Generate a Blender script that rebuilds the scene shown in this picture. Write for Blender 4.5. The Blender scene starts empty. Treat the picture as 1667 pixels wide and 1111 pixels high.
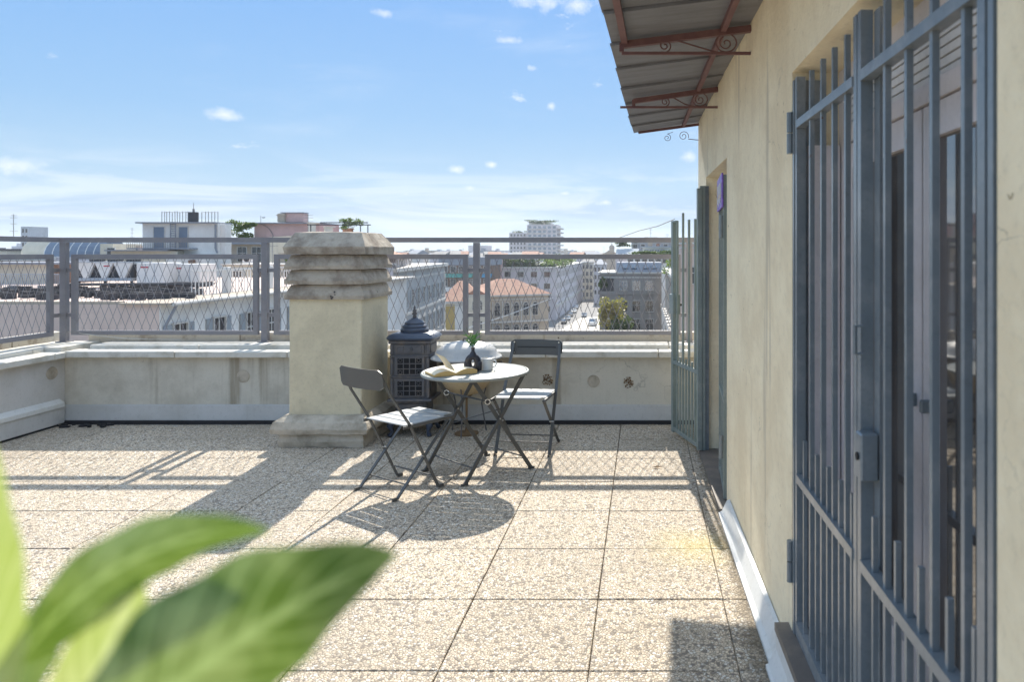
import bpy, bmesh, math, random
from mathutils import Vector, Matrix
random.seed(7)
R = math.radians
scene = bpy.context.scene
col = scene.collection

# ------------------------------------------------------------------ camera
F, PX, PY, H = 1196.0, 1048.0, 409.0, 1.55
cam_d = bpy.data.cameras.new('camera'); cam = bpy.data.objects.new('camera', cam_d); col.objects.link(cam)
cam.location = (0, 0, H); cam.rotation_euler = (R(90), 0, 0)
cam_d.sensor_width = 36; cam_d.lens = 36 * F / 1667
cam_d.shift_x = (833.5 - PX) / 1667; cam_d.shift_y = (PY - 555.5) / 1667
cam_d.clip_start = 0.05; cam_d.clip_end = 9000
cam_d.dof.use_dof = True; cam_d.dof.focus_distance = 6.0; cam_d.dof.aperture_fstop = 4.2
scene.camera = cam
# ------------------------------------------------------------------ light
SX, SZ = 0.075, 1.28                       # shadow offset per metre of height: +x, -y
sun_el = math.atan(1 / math.hypot(SX, SZ))
sun_az = math.atan2(-SX, SZ)              # the sun's azimuth measured from +Y
sd = bpy.data.lights.new('sun', 'SUN'); sd.energy = 2.25; sd.angle = R(0.6); sd.color = (1.0, 0.93, 0.82)
sun = bpy.data.objects.new('sun', sd); col.objects.link(sun)
d = Vector((SX, -SZ, -1)).normalized()
sun.rotation_euler = d.to_track_quat('-Z', 'Y').to_euler()
world = bpy.data.worlds.new('World'); scene.world = world; world.use_nodes = True
wn, wl = world.node_tree.nodes, world.node_tree.links
wn.clear()
out = wn.new('ShaderNodeOutputWorld'); bg = wn.new('ShaderNodeBackground'); bg.inputs[1].default_value = 0.15
sky = wn.new('ShaderNodeTexSky'); sky.sky_type = 'NISHITA'; sky.sun_disc = False
sky.sun_elevation = sun_el; sky.sun_rotation = sun_az
sky.air_density = 0.9; sky.dust_density = 0.25; sky.ozone_density = 2.5; sky.altitude = 200
SKY_GAIN = 1.0
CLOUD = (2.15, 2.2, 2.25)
def wnode(t, **k):
    n = wn.new(t)
    for a, b in k.items(): setattr(n, a, b)
    return n
def wmath(op, a, b=None, clamp=False):
    n = wn.new('ShaderNodeMath'); n.operation = op; n.use_clamp = clamp
    for i, v in enumerate((a, b)):
        if v is None: continue
        if isinstance(v, (int, float)): n.inputs[i].default_value = v
        else: wl.new(v, n.inputs[i])
    return n.outputs[0]
tc = wn.new('ShaderNodeTexCoord'); sep = wn.new('ShaderNodeSeparateXYZ'); wl.new(tc.outputs['Generated'], sep.inputs[0])
def cloud_layer(scale, zstretch, lo, hi, det, off, dist=0.3):
    mp = wn.new('ShaderNodeMapping'); mp.inputs['Scale'].default_value = (1, 1, zstretch); mp.inputs['Location'].default_value = off
    wl.new(tc.outputs['Generated'], mp.inputs[0])
    n = wn.new('ShaderNodeTexNoise'); n.inputs['Scale'].default_value = scale; n.inputs['Detail'].default_value = det
    n.inputs['Roughness'].default_value = 0.6; n.inputs['Distortion'].default_value = dist
    wl.new(mp.outputs[0], n.inputs['Vector'])
    r = wn.new('ShaderNodeMapRange'); r.interpolation_type = 'SMOOTHSTEP'
    r.inputs['From Min'].default_value = lo; r.inputs['From Max'].default_value = hi
    wl.new(n.outputs[0], r.inputs['Value'])
    return r.outputs[0]
def band(z0, z1, z2, z3):                  # 0 below z0, 1 between z1 and z2, 0 above z3
    a = wn.new('ShaderNodeMapRange'); a.interpolation_type = 'SMOOTHSTEP'; a.inputs['From Min'].default_value = z0; a.inputs['From Max'].default_value = z1
    b = wn.new('ShaderNodeMapRange'); b.interpolation_type = 'SMOOTHSTEP'; b.inputs['From Min'].default_value = z3; b.inputs['From Max'].default_value = z2
    wl.new(sep.outputs[2], a.inputs['Value']); wl.new(sep.outputs[2], b.inputs['Value'])
    return wmath('MULTIPLY', a.outputs[0], b.outputs[0])
streak = wmath('MULTIPLY', cloud_layer(2.3, 9.0, 0.44, 0.62, 10, (0.3, 0.1, 0.0), 1.2), band(-0.02, 0.0, 0.06, 0.135))
puff = wmath('MULTIPLY', cloud_layer(13, 2.2, 0.66, 0.75, 7, (1.7, 0.4, 0.2), 0.1), band(0.04, 0.07, 0.3, 0.5))
veil = wmath('MULTIPLY', cloud_layer(3.0, 4.0, 0.5, 0.85, 9, (5.1, 2.0, 1.0)), band(0.0, 0.05, 0.5, 0.8))
over = wmath('MULTIPLY', cloud_layer(2.4, 1.6, 0.45, 0.62, 7, (3.3, 7.1, 0.6)), band(0.36, 0.55, 1.0, 1.2))   # unseen cloud overhead, added as fill light for the shaded surfaces
def blob(px, py, rad_px, sx=2.2, seed=0.0):    # a single cumulus scrap in a given direction of the sky
    dv = Vector(((px - PX) / F, 1, -(py - PY) / F)).normalized()
    s = wn.new('ShaderNodeVectorMath'); s.operation = 'SUBTRACT'; wl.new(tc.outputs['Generated'], s.inputs[0]); s.inputs[1].default_value = dv
    m = wn.new('ShaderNodeVectorMath'); m.operation = 'MULTIPLY'; wl.new(s.outputs[0], m.inputs[0]); m.inputs[1].default_value = (1 / sx, 1 / sx, 1)
    l = wn.new('ShaderNodeVectorMath'); l.operation = 'LENGTH'; wl.new(m.outputs[0], l.inputs[0])
    n = wn.new('ShaderNodeTexNoise'); n.inputs['Scale'].default_value = 38; n.inputs['Detail'].default_value = 8; n.inputs['Roughness'].default_value = 0.65
    mp = wn.new('ShaderNodeMapping'); mp.inputs['Location'].default_value = (seed, seed * 2, 0); wl.new(tc.outputs['Generated'], mp.inputs[0]); wl.new(mp.outputs[0], n.inputs['Vector'])
    rr = rad_px / F
    k = wmath('SUBTRACT', 1.0, wmath('DIVIDE', l.outputs['Value'], rr))
    k = wmath('ADD', k, wmath('MULTIPLY', wmath('SUBTRACT', n.outputs[0], 0.5), 3.2))
    return wmath('MULTIPLY', k, 0.75, True)
grey = wmath('MULTIPLY', cloud_layer(1.9, 12.0, 0.45, 0.6, 6, (2.3, 4.1, 0.9), 0.6), band(-0.01, 0.012, 0.05, 0.09))
dens = wmath('MULTIPLY', streak, 0.40)
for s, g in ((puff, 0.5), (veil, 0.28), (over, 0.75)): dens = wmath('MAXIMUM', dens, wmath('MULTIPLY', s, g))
for px, py, rr, sx, sd_ in ((20, 268, 12, 3.5, 1), (362, 187, 8, 3.2, 2), (628, 21, 9, 2, 3), (768, 306, 9, 2.2, 4), (742, 276, 7, 2.2, 5), (800, 268, 6, 1.6, 6), (712, 312, 7, 2.6, 7), (660, 316, 5, 3, 8),
                         (880, 2, 13, 3.6, 9), (940, 8, 14, 2.4, 10), (865, 110, 5, 2, 11), (897, 173, 6, 1.2, 12), (830, 66, 7, 3.0, 13), (860, 306, 4, 3, 14), (985, 330, 5, 3.5, 15), (918, 315, 4, 2.5, 16), (1120, 255, 12, 1.4, 17)):
    dens = wmath('MAXIMUM', dens, wmath('MULTIPLY', blob(px, py, rr, sx, sd_), 0.75))
g = wn.new('ShaderNodeVectorMath'); g.operation = 'MULTIPLY'; g.inputs[1].default_value = (SKY_GAIN * 1.0, SKY_GAIN, SKY_GAIN); wl.new(sky.outputs[0], g.inputs[0])
cr = wn.new('ShaderNodeValToRGB'); el = cr.color_ramp.elements          # sky colour by height above the horizon, brightened out of view for added fill
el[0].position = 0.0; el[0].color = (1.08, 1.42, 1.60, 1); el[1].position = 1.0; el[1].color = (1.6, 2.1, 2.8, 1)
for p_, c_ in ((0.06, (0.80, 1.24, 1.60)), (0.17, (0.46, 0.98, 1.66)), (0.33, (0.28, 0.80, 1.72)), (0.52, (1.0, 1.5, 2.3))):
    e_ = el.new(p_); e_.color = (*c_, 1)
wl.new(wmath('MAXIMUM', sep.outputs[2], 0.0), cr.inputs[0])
def vm(op, a, b):
    n = wn.new('ShaderNodeVectorMath'); n.operation = op
    for i, v in enumerate((a, b)):
        if isinstance(v, tuple): n.inputs[i].default_value = v
        else: wl.new(v, n.inputs[i])
    return n.outputs[0]
soft = vm('DIVIDE', g.outputs[0], vm('ADD', vm('MULTIPLY', g.outputs[0], (0.35, 0.33, 0.30)), (1, 1, 1)))
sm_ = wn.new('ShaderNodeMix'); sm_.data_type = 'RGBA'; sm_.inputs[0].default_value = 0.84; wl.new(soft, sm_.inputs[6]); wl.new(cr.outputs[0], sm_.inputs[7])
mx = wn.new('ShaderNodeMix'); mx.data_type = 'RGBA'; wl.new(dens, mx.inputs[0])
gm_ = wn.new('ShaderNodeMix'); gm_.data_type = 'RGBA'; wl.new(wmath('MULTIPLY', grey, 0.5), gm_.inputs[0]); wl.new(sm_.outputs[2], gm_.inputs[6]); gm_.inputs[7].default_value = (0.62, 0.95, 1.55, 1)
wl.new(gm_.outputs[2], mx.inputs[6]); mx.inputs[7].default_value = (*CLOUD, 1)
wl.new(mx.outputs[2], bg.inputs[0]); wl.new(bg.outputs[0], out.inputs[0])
vs = scene.view_settings; vs.view_transform = 'Standard'; vs.look = 'None'; vs.exposure = 1.78; vs.gamma = 1; vs.use_curve_mapping = False

# ------------------------------------------------------------------ helpers
def at(px, py, Y): return Vector(((px - PX) * Y / F, Y, H - (py - PY) * Y / F))
def ax(px, Y): return (px - PX) * Y / F
def az(py, Y): return H - (py - PY) * Y / F
def lin(c): return tuple(((v / 255) / 12.92 if v / 255 <= 0.04045 else ((v / 255 + 0.055) / 1.055) ** 2.4) for v in c)

class MB:
    def __init__(s): s.bm = bmesh.new()
    def box(s, c, d, rz=0.0, bev=0.0, rot=None):
        m = Matrix.Translation(c) @ (rot.to_4x4() if rot is not None else Matrix.Rotation(rz, 4, 'Z')) @ Matrix.Diagonal((d[0], d[1], d[2], 1))
        g = bmesh.ops.create_cube(s.bm, size=1, matrix=m)
        if bev:
            es = list({e for v in g['verts'] for e in v.link_edges})
            bmesh.ops.bevel(s.bm, geom=es, offset=bev, segments=1, affect='EDGES', clamp_overlap=True)
        return s
    def span(s, a, b, bev=0.0):
        a, b = Vector(a), Vector(b)
        return s.box((a + b) / 2, (abs(b.x - a.x), abs(b.y - a.y), abs(b.z - a.z)), bev=bev)
    def bar(s, p, q, w, t=None, bev=0.0, up=(0, 0, 1)):
        p, q = Vector(p), Vector(q); t = t or w
        z = (q - p); L = z.length; z.normalize(); u = Vector(up)
        if abs(z.dot(u)) > 0.98: u = Vector((0, 1, 0))
        x = u.cross(z).normalized(); y = z.cross(x)
        rot = Matrix((x, y, z)).transposed()
        return s.box((p + q) / 2, (w, t, L), bev=bev, rot=rot)
    def tube(s, pts, r, n=6, closed=False, cap=True):
        pts = [Vector(p) for p in pts]; rings = []; N = len(pts)
        rr = r if isinstance(r, (list, tuple)) else [r] * N
        prev = None
        for i, p in enumerate(pts):
            if closed: t = pts[(i + 1) % N] - pts[i - 1]
            else: t = pts[min(i + 1, N - 1)] - pts[max(i - 1, 0)]
            t.normalize()
            if prev is None:
                u = Vector((0, 0, 1)) if abs(t.z) < 0.9 else Vector((1, 0, 0))
                a = t.cross(u).normalized()
            else: a = (prev - t * prev.dot(t)).normalized()
            prev = a; b = t.cross(a)
            rings.append([s.bm.verts.new(p + (a * math.cos(2 * math.pi * k / n) + b * math.sin(2 * math.pi * k / n)) * rr[i]) for k in range(n)])
        M = N if closed else N - 1
        for i in range(M):
            A, B = rings[i], rings[(i + 1) % N]
            for k in range(n): s.bm.faces.new((A[k], A[(k + 1) % n], B[(k + 1) % n], B[k]))
        if cap and not closed: s.bm.faces.new(rings[0][::-1]); s.bm.faces.new(rings[-1])
        return s
    def lathe(s, prof, c=(0, 0, 0), n=24, sq=None, jit=0):
        c = Vector(c); rings = []
        for r, z in prof:
            ring = []
            for k in range(n):
                a = 2 * math.pi * (k + (0.5 if sq else 0)) / n
                rx, ry = (r, r) if not isinstance(r, tuple) else r
                if sq:                                  # superellipse for squarish sections
                    ca, sa = math.cos(a), math.sin(a)
                    x = math.copysign(abs(ca) ** sq, ca) * rx; y = math.copysign(abs(sa) ** sq, sa) * ry
                else: x, y = rx * math.cos(a), ry * math.sin(a)
                ring.append(s.bm.verts.new(c + Vector((x, y, z))))
            rings.append(ring)
        for A, B in zip(rings, rings[1:]):
            for k in range(n): s.bm.faces.new((A[k], A[(k + 1) % n], B[(k + 1) % n], B[k]))
        s.bm.faces.new(rings[0][::-1]); s.bm.faces.new(rings[-1])
        return s
    def rings(s, rects):                               # stacked rectangles (x0,x1,y0,y1,z)
        R_ = []
        for x0, x1, y0, y1, z in rects:
            R_.append([s.bm.verts.new(v) for v in ((x0, y0, z), (x1, y0, z), (x1, y1, z), (x0, y1, z))])
        for A, B in zip(R_, R_[1:]):
            for k in range(4): s.bm.faces.new((A[k], A[(k + 1) % 4], B[(k + 1) % 4], B[k]))
        s.bm.faces.new(R_[0][::-1]); s.bm.faces.new(R_[-1])
        return s
    def prism(s, poly, axis, a, b):                    # poly in the two other axes, extruded along axis
        def P(u, v, w):
            return {'x': (w, u, v), 'y': (u, w, v), 'z': (u, v, w)}[axis]
        A = [s.bm.verts.new(P(u, v, a)) for u, v in poly]; B = [s.bm.verts.new(P(u, v, b)) for u, v in poly]
        n = len(poly)
        for k in range(n): s.bm.faces.new((A[k], A[(k + 1) % n], B[(k + 1) % n], B[k]))
        s.bm.faces.new(A[::-1]); s.bm.faces.new(B)
        return s
    def quad(s, a, b, c, d_): s.bm.faces.new([s.bm.verts.new(v) for v in (a, b, c, d_)]); return s
    def build(s, name, mat, parent=None, smooth=False, loc=None, auto=None):
        bmesh.ops.recalc_face_normals(s.bm, faces=s.bm.faces)
        me = bpy.data.meshes.new(name); s.bm.to_mesh(me); s.bm.free()
        me.materials.append(mat)
        if smooth:
            for p in me.polygons: p.use_smooth = True
            if auto: 
                try: me.set_sharp_from_angle(angle=R(auto))
                except Exception: pass
        o = bpy.data.objects.new(name, me); col.objects.link(o)
        if parent: o.parent = parent
        if loc: o.location = loc
        return o
def tag(o, label=None, cat=None, group=None, kind=None):
    for k, v in (('label', label), ('category', cat), ('group', group), ('kind', kind)):
        if v: o[k] = v
    return o
def thing(name, label, cat, loc=(0, 0, 0), rz=0.0, group=None):
    o = bpy.data.objects.new(name, None); col.objects.link(o); o.location = loc; o.rotation_euler = (0, 0, rz); o.empty_display_size = 0.1
    return tag(o, label, cat, group)
def inst(name, me, parent, loc=(0, 0, 0), rz=0.0, scale=None):
    o = bpy.data.objects.new(name, me); col.objects.link(o); o.parent = parent; o.location = loc; o.rotation_euler = (0, 0, rz)
    if scale: o.scale = scale
    return o
def copy_tree(o, parent=None):
    c = o.copy(); col.objects.link(c); c.parent = parent
    for ch in [x for x in bpy.data.objects if x.parent == o]: copy_tree(ch, c)
    return c

# ------------------------------------------------------------------ materials
def new_mat(name):
    m = bpy.data.materials.new(name); m.use_nodes = True; nt = m.node_tree
    return m, nt, nt.nodes['Principled BSDF']
def nmath(nt, op, a, b=None, clamp=False):
    n = nt.nodes.new('ShaderNodeMath'); n.operation = op; n.use_clamp = clamp
    for i, v in enumerate((a, b)):
        if v is None: continue
        if isinstance(v, (int, float)): n.inputs[i].default_value = v
        else: nt.links.new(v, n.inputs[i])
    return n.outputs[0]
def noise(nt, vec, scale, det=5, rough=0.6, stretch=None, dist=0.0):
    if stretch:
        mp = nt.nodes.new('ShaderNodeMapping'); mp.inputs['Scale'].default_value = stretch; nt.links.new(vec, mp.inputs[0]); vec = mp.outputs[0]
    n = nt.nodes.new('ShaderNodeTexNoise'); n.inputs['Scale'].default_value = scale; n.inputs['Detail'].default_value = det
    n.inputs['Roughness'].default_value = rough; n.inputs['Distortion'].default_value = dist; nt.links.new(vec, n.inputs['Vector'])
    return n.outputs[0]
def ramp(nt, v, lo, hi):
    r = nt.nodes.new('ShaderNodeMapRange'); r.interpolation_type = 'SMOOTHSTEP'; r.inputs['From Min'].default_value = lo; r.inputs['From Max'].default_value = hi
    nt.links.new(v, r.inputs['Value']); return r.outputs[0]
def mixc(nt, f, a, b):
    m = nt.nodes.new('ShaderNodeMix'); m.data_type = 'RGBA'
    if isinstance(f, (int, float)): m.inputs[0].default_value = f
    else: nt.links.new(f, m.inputs[0])
    for i, v in ((6, a), (7, b)):
        if isinstance(v, tuple): m.inputs[i].default_value = (*v[:3], 1)
        else: nt.links.new(v, m.inputs[i])
    return m.outputs[2]
def pos(nt): return nt.nodes.new('ShaderNodeNewGeometry').outputs['Position']
def bump(nt, bs, h, strength, dist):
    b = nt.nodes.new('ShaderNodeBump'); b.inputs['Strength'].default_value = strength; b.inputs['Distance'].default_value = dist
    nt.links.new(h, b.inputs['Height']); nt.links.new(b.outputs[0], bs.inputs['Normal'])
def surf(name, c, rough=0.7, c2=None, scale=3.0, lo=0.4, hi=0.7, metal=0.0, grain=60, bstr=0.15, bdist=0.003, streak=None, speck=None, coat=0.0, spec=0.5, stretch=None, crack=None):
    m, nt, bs = new_mat(name); p = pos(nt)
    c2 = c2 or tuple(v * 0.72 for v in c)
    f = ramp(nt, noise(nt, p, scale, 5, 0.65, stretch), lo, hi)
    cc = mixc(nt, f, c, c2)
    fine = noise(nt, p, grain, 4, 0.7)
    cc = mixc(nt, nmath(nt, 'MULTIPLY', ramp(nt, fine, 0.5, 0.75), 0.35), cc, tuple(v * 0.6 for v in c))
    if streak:
        s = ramp(nt, noise(nt, p, streak[0], 6, 0.6, (1, 1, 0.06)), streak[1], streak[2])
        cc = mixc(nt, nmath(nt, 'MULTIPLY', s, streak[4] if len(streak) > 4 else 0.8), cc, streak[3])
    if crack:
        wv = nt.nodes.new('ShaderNodeVectorMath'); wv.operation = 'ADD'; nz = nt.nodes.new('ShaderNodeTexNoise'); nz.inputs['Scale'].default_value = 3.5; nz.inputs['Detail'].default_value = 6; nt.links.new(p, nz.inputs['Vector'])
        sc2 = nt.nodes.new('ShaderNodeVectorMath'); sc2.operation = 'SCALE'; sc2.inputs['Scale'].default_value = 0.5; nt.links.new(nz.outputs['Color'], sc2.inputs[0]); nt.links.new(p, wv.inputs[0]); nt.links.new(sc2.outputs[0], wv.inputs[1])
        vo = nt.nodes.new('ShaderNodeTexVoronoi'); vo.feature = 'DISTANCE_TO_EDGE'; vo.inputs['Scale'].default_value = crack; nt.links.new(wv.outputs[0], vo.inputs['Vector'])
        ln = nmath(nt, 'SUBTRACT', 1.0, ramp(nt, vo.outputs['Distance'], 0.0015, 0.006)); ln = nmath(nt, 'MULTIPLY', ln, ramp(nt, noise(nt, p, 1.7, 3), 0.5, 0.62))
        cc = mixc(nt, nmath(nt, 'MULTIPLY', ln, 0.5), cc, tuple(v * 0.45 for v in c))
    if speck:
        s = ramp(nt, noise(nt, p, speck[0], 3, 0.6), speck[1], speck[1] + 0.03)
        cc = mixc(nt, s, cc, speck[2])
    nt.links.new(cc, bs.inputs['Base Color']); bs.inputs['Roughness'].default_value = rough; bs.inputs['Metallic'].default_value = metal
    bs.inputs['Coat Weight'].default_value = coat; bs.inputs['Specular IOR Level'].default_value = spec
    h = nmath(nt, 'ADD', fine, noise(nt, p, scale * 3, 6, 0.6)); bump(nt, bs, h, bstr, bdist)
    return m
M = {}
# exposed pebble paving
def pebble():
    m, nt, bs = new_mat('pebble'); p = pos(nt)
    def vor(scale, feat):
        v = nt.nodes.new('ShaderNodeTexVoronoi'); v.feature = feat; v.inputs['Scale'].default_value = scale; nt.links.new(p, v.inputs['Vector']); return v
    v1 = vor(78, 'F1'); ve = vor(78, 'DISTANCE_TO_EDGE')
    sp = nt.nodes.new('ShaderNodeSeparateColor'); nt.links.new(v1.outputs['Color'], sp.inputs[0])
    c = mixc(nt, sp.outputs[0], (0.84, 0.71, 0.54), (0.66, 0.55, 0.42))
    c = mixc(nt, ramp(nt, sp.outputs[1], 0.72, 0.80), c, (0.88, 0.83, 0.74))
    c = mixc(nt, ramp(nt, sp.outputs[2], 0.82, 0.88), c, (0.23, 0.20, 0.17))
    gap = ramp(nt, ve.outputs['Distance'], 0.02, 0.16)
    c = mixc(nt, gap, (0.31, 0.255, 0.19), c)
    oi = nt.nodes.new('ShaderNodeObjectInfo'); c = mixc(nt, nmath(nt, 'MULTIPLY', oi.outputs['Random'], 0.16), c, (0.34, 0.29, 0.24))
    big = ramp(nt, noise(nt, p, 1.3, 6, 0.6), 0.38, 0.7)
    c = mixc(nt, nmath(nt, 'MULTIPLY', big, 0.30), c, (0.34, 0.29, 0.22))
    y = nt.nodes.new('ShaderNodeVectorMath'); y.operation = 'DISTANCE'; nt.links.new(p, y.inputs[0]); y.inputs[1].default_value = (0.29, 3.85, 0)
    w = nmath(nt, 'SUBTRACT', 1.0, nmath(nt, 'DIVIDE', y.outputs['Value'], 0.42)); w = nmath(nt, 'ADD', w, nmath(nt, 'SUBTRACT', noise(nt, p, 5, 6, 0.7), 0.5))
    lich = nmath(nt, 'MULTIPLY', ramp(nt, w, 0.1, 1.2), 0.33)
    c = mixc(nt, lich, c, (0.78, 0.62, 0.12))
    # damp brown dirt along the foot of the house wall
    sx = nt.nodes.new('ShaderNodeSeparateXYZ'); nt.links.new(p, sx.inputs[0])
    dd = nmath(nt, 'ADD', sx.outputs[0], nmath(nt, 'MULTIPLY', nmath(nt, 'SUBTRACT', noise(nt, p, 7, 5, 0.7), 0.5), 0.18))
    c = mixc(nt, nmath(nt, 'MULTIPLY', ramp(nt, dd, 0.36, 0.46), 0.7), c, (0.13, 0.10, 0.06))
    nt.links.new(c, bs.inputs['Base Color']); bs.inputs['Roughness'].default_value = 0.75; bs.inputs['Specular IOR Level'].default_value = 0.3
    h = nmath(nt, 'ADD', nmath(nt, 'SQRT', nmath(nt, 'MINIMUM', ve.outputs['Distance'], 0.3)), nmath(nt, 'MULTIPLY', sp.outputs[0], 0.25))
    bump(nt, bs, h, 0.9, 0.006)
    return m
M['pebble'] = pebble()
M['joint'] = surf('joint', (0.15, 0.125, 0.10), 0.9, (0.20, 0.18, 0.10))
_nt = M['joint'].node_tree; _bs = _nt.nodes['Principled BSDF']; _old = _bs.inputs['Base Color'].links[0].from_socket
_sx = _nt.nodes.new('ShaderNodeSeparateXYZ'); _nt.links.new(pos(_nt), _sx.inputs[0])      # sand swept into the joints on the left half
_nt.links.new(mixc(_nt, ramp(_nt, _sx.outputs[0], -1.7, -2.6), _old, (0.50, 0.43, 0.34)), _bs.inputs['Base Color'])
M['plaster'] = surf('house_plaster', (0.90, 0.79, 0.56), 0.85, (0.78, 0.66, 0.45), 2.2, 0.38, 0.66, grain=35, bstr=0.5, bdist=0.008, streak=(7, 0.58, 0.70, (0.50, 0.43, 0.32), 0.65), speck=(19, 0.715, (0.40, 0.32, 0.20)), crack=1.6)
M['parapet'] = surf('parapet_plaster', (0.68, 0.63, 0.53), 0.85, (0.52, 0.47, 0.38), 2.2, 0.4, 0.72, grain=50, bstr=0.3, streak=(4.2, 0.53, 0.68, (0.27, 0.22, 0.15), 0.75), crack=1.3)
M['parapet_grey'] = surf('parapet_grey', (0.62, 0.60, 0.57), 0.8, (0.50, 0.48, 0.44), 1.8, 0.4, 0.7, grain=50, bstr=0.25, streak=(3.4, 0.54, 0.72, (0.34, 0.30, 0.25), 0.6), crack=1.2)
M['flash'] = surf('flashing_metal', (0.62, 0.61, 0.59), 0.45, (0.54, 0.53, 0.50), 3, metal=0.0, grain=30, bstr=0.08, streak=(4, 0.6, 0.75, (0.34, 0.31, 0.26), 0.4))
M['white_flash'] = surf('white_flashing', (0.72, 0.72, 0.69), 0.5, (0.6, 0.58, 0.52), 4, 0.5, 0.75, grain=40, bstr=0.08)
M['dark_gap'] = surf('bitumen', (0.025, 0.025, 0.028), 0.8)
M['coping'] = surf('coping_stone', (0.68, 0.65, 0.58), 0.7, (0.52, 0.48, 0.40), 6, 0.45, 0.7, grain=80, bstr=0.2)
M['curb'] = surf('curb_stone', (0.58, 0.53, 0.44), 0.8, (0.36, 0.30, 0.23), 5, 0.5, 0.66, grain=60, bstr=0.3, speck=(30, 0.68, (0.16, 0.12, 0.09)))
M['chimney'] = surf('chimney_plaster', (0.70, 0.62, 0.44), 0.9, (0.58, 0.51, 0.36), 3, 0.4, 0.7, grain=45, bstr=0.5, bdist=0.005, streak=(5, 0.62, 0.76, (0.30, 0.26, 0.18), 0.5), speck=(30, 0.70, (0.78, 0.74, 0.64)))
M['chimney_stone'] = surf('chimney_stone', (0.48, 0.42, 0.34), 0.95, (0.25, 0.205, 0.16), 5, 0.38, 0.66, grain=38, bstr=0.9, bdist=0.012, speck=(8, 0.68, (0.07, 0.062, 0.06)))
M['plinth'] = surf('plinth_stone', (0.58, 0.51, 0.41), 0.95, (0.34, 0.29, 0.22), 5, 0.4, 0.68, grain=28, bstr=0.8, bdist=0.01)
M['rail'] = surf('railing_paint', (0.21, 0.20, 0.215), 0.45, (0.25, 0.24, 0.24), 8, grain=80, bstr=0.06)
M['gate'] = surf('gate_paint', (0.185, 0.215, 0.235), 0.27, (0.26, 0.28, 0.29), 7, 0.45, 0.7, grain=60, bstr=0.2, bdist=0.002, speck=(26, 0.72, (0.16, 0.10, 0.07)))
M['gate_green'] = surf('gate_green_paint', (0.25, 0.295, 0.275), 0.42, (0.33, 0.36, 0.33), 7, 0.45, 0.7, grain=60, bstr=0.1, bdist=0.002)
M['chair'] = surf('chair_paint', (0.09, 0.092, 0.09), 0.38, (0.095, 0.095, 0.09), 9, grain=90, bstr=0.05)
M['seat'] = surf('seat_sheen', (0.40, 0.42, 0.42), 0.42, (0.46, 0.46, 0.44), 9, grain=90, bstr=0.05)  # chair paint lightened: sun and sky sheen put into the seat colour
M['table'] = surf('table_paint', (0.27, 0.30, 0.29), 0.5, (0.33, 0.32, 0.28), 9, grain=90, bstr=0.05)
M['rivet'] = surf('rivet', (0.75, 0.74, 0.70), 0.3, metal=0.9)
M['iron'] = surf('cast_iron', (0.12, 0.12, 0.13), 0.5, (0.20, 0.17, 0.15), 14, 0.45, 0.7, metal=0.25, grain=70, bstr=0.35, bdist=0.004)
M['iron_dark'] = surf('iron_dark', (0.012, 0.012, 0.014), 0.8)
M['blue_iron'] = surf('enamel_blue', (0.06, 0.08, 0.12), 0.4, (0.06, 0.07, 0.10), 10, grain=60)
M['lid'] = surf('lid_enamel', (0.46, 0.46, 0.45), 0.42, (0.52, 0.50, 0.46), 8, grain=50, bstr=0.08)
M['bowl'] = surf('bowl_clay', (0.55, 0.42, 0.24), 0.7, (0.46, 0.34, 0.20), 8)
M['rust'] = surf('rusty_metal', (0.24, 0.15, 0.07), 0.85, (0.14, 0.085, 0.045), 12)
M['paper'] = surf('paper', (0.78, 0.70, 0.54), 0.8, (0.72, 0.62, 0.44), 20)
M['page_edge'] = surf('page_edge', (0.75, 0.50, 0.20), 0.8, (0.68, 0.44, 0.16), 90, stretch=(1, 1, 12))
M['ceramic_black'] = surf('vase_glaze', (0.02, 0.02, 0.03), 0.35, (0.03, 0.03, 0.04))
M['ceramic_white'] = surf('mug_glaze', (0.74, 0.73, 0.71), 0.3, (0.70, 0.69, 0.66))
M['maroon'] = surf('canopy_iron', (0.15, 0.07, 0.068), 0.6, (0.19, 0.095, 0.085), 10, grain=70, bstr=0.2)
M['canopy'] = surf('canopy_sheet', (0.20, 0.20, 0.215), 0.55, (0.155, 0.15, 0.16), 3, 0.4, 0.7, grain=50, bstr=0.1, stretch=(1, 5, 1))
M['sill'] = surf('brown_sill', (0.17, 0.145, 0.125), 0.6, (0.24, 0.20, 0.16), 6)
M['door'] = surf('door_paint', (0.68, 0.64, 0.65), 0.4, (0.60, 0.56, 0.56), 5)
M['door_white'] = surf('door_white', (0.74, 0.72, 0.70), 0.5, (0.66, 0.64, 0.6), 5)
M['purple'] = surf('purple_wrap', (0.26, 0.15, 0.60), 0.45, (0.16, 0.09, 0.38), 30)
M['cable'] = surf('cable', (0.55, 0.53, 0.48), 0.6)
def glass(name, c, rough=0.04, spec=1.0):
    m, nt, bs = new_mat(name); p = pos(nt)
    nt.links.new(mixc(nt, ramp(nt, noise(nt, p, 2.0, 2), 0.35, 0.65), c, tuple(v * 0.6 for v in c)), bs.inputs['Base Color'])
    bs.inputs['Roughness'].default_value = rough; bs.inputs['IOR'].default_value = 1.9; bs.inputs['Specular IOR Level'].default_value = spec
    return m
M['glass'] = glass('door_glass', (0.10, 0.09, 0.085))
M['pane'] = glass('window_pane', (0.035, 0.04, 0.05), 0.12, 0.4)
M['pane_sky'] = glass('window_pane_blue', (0.07, 0.14, 0.22), 0.12, 0.8)
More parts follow.
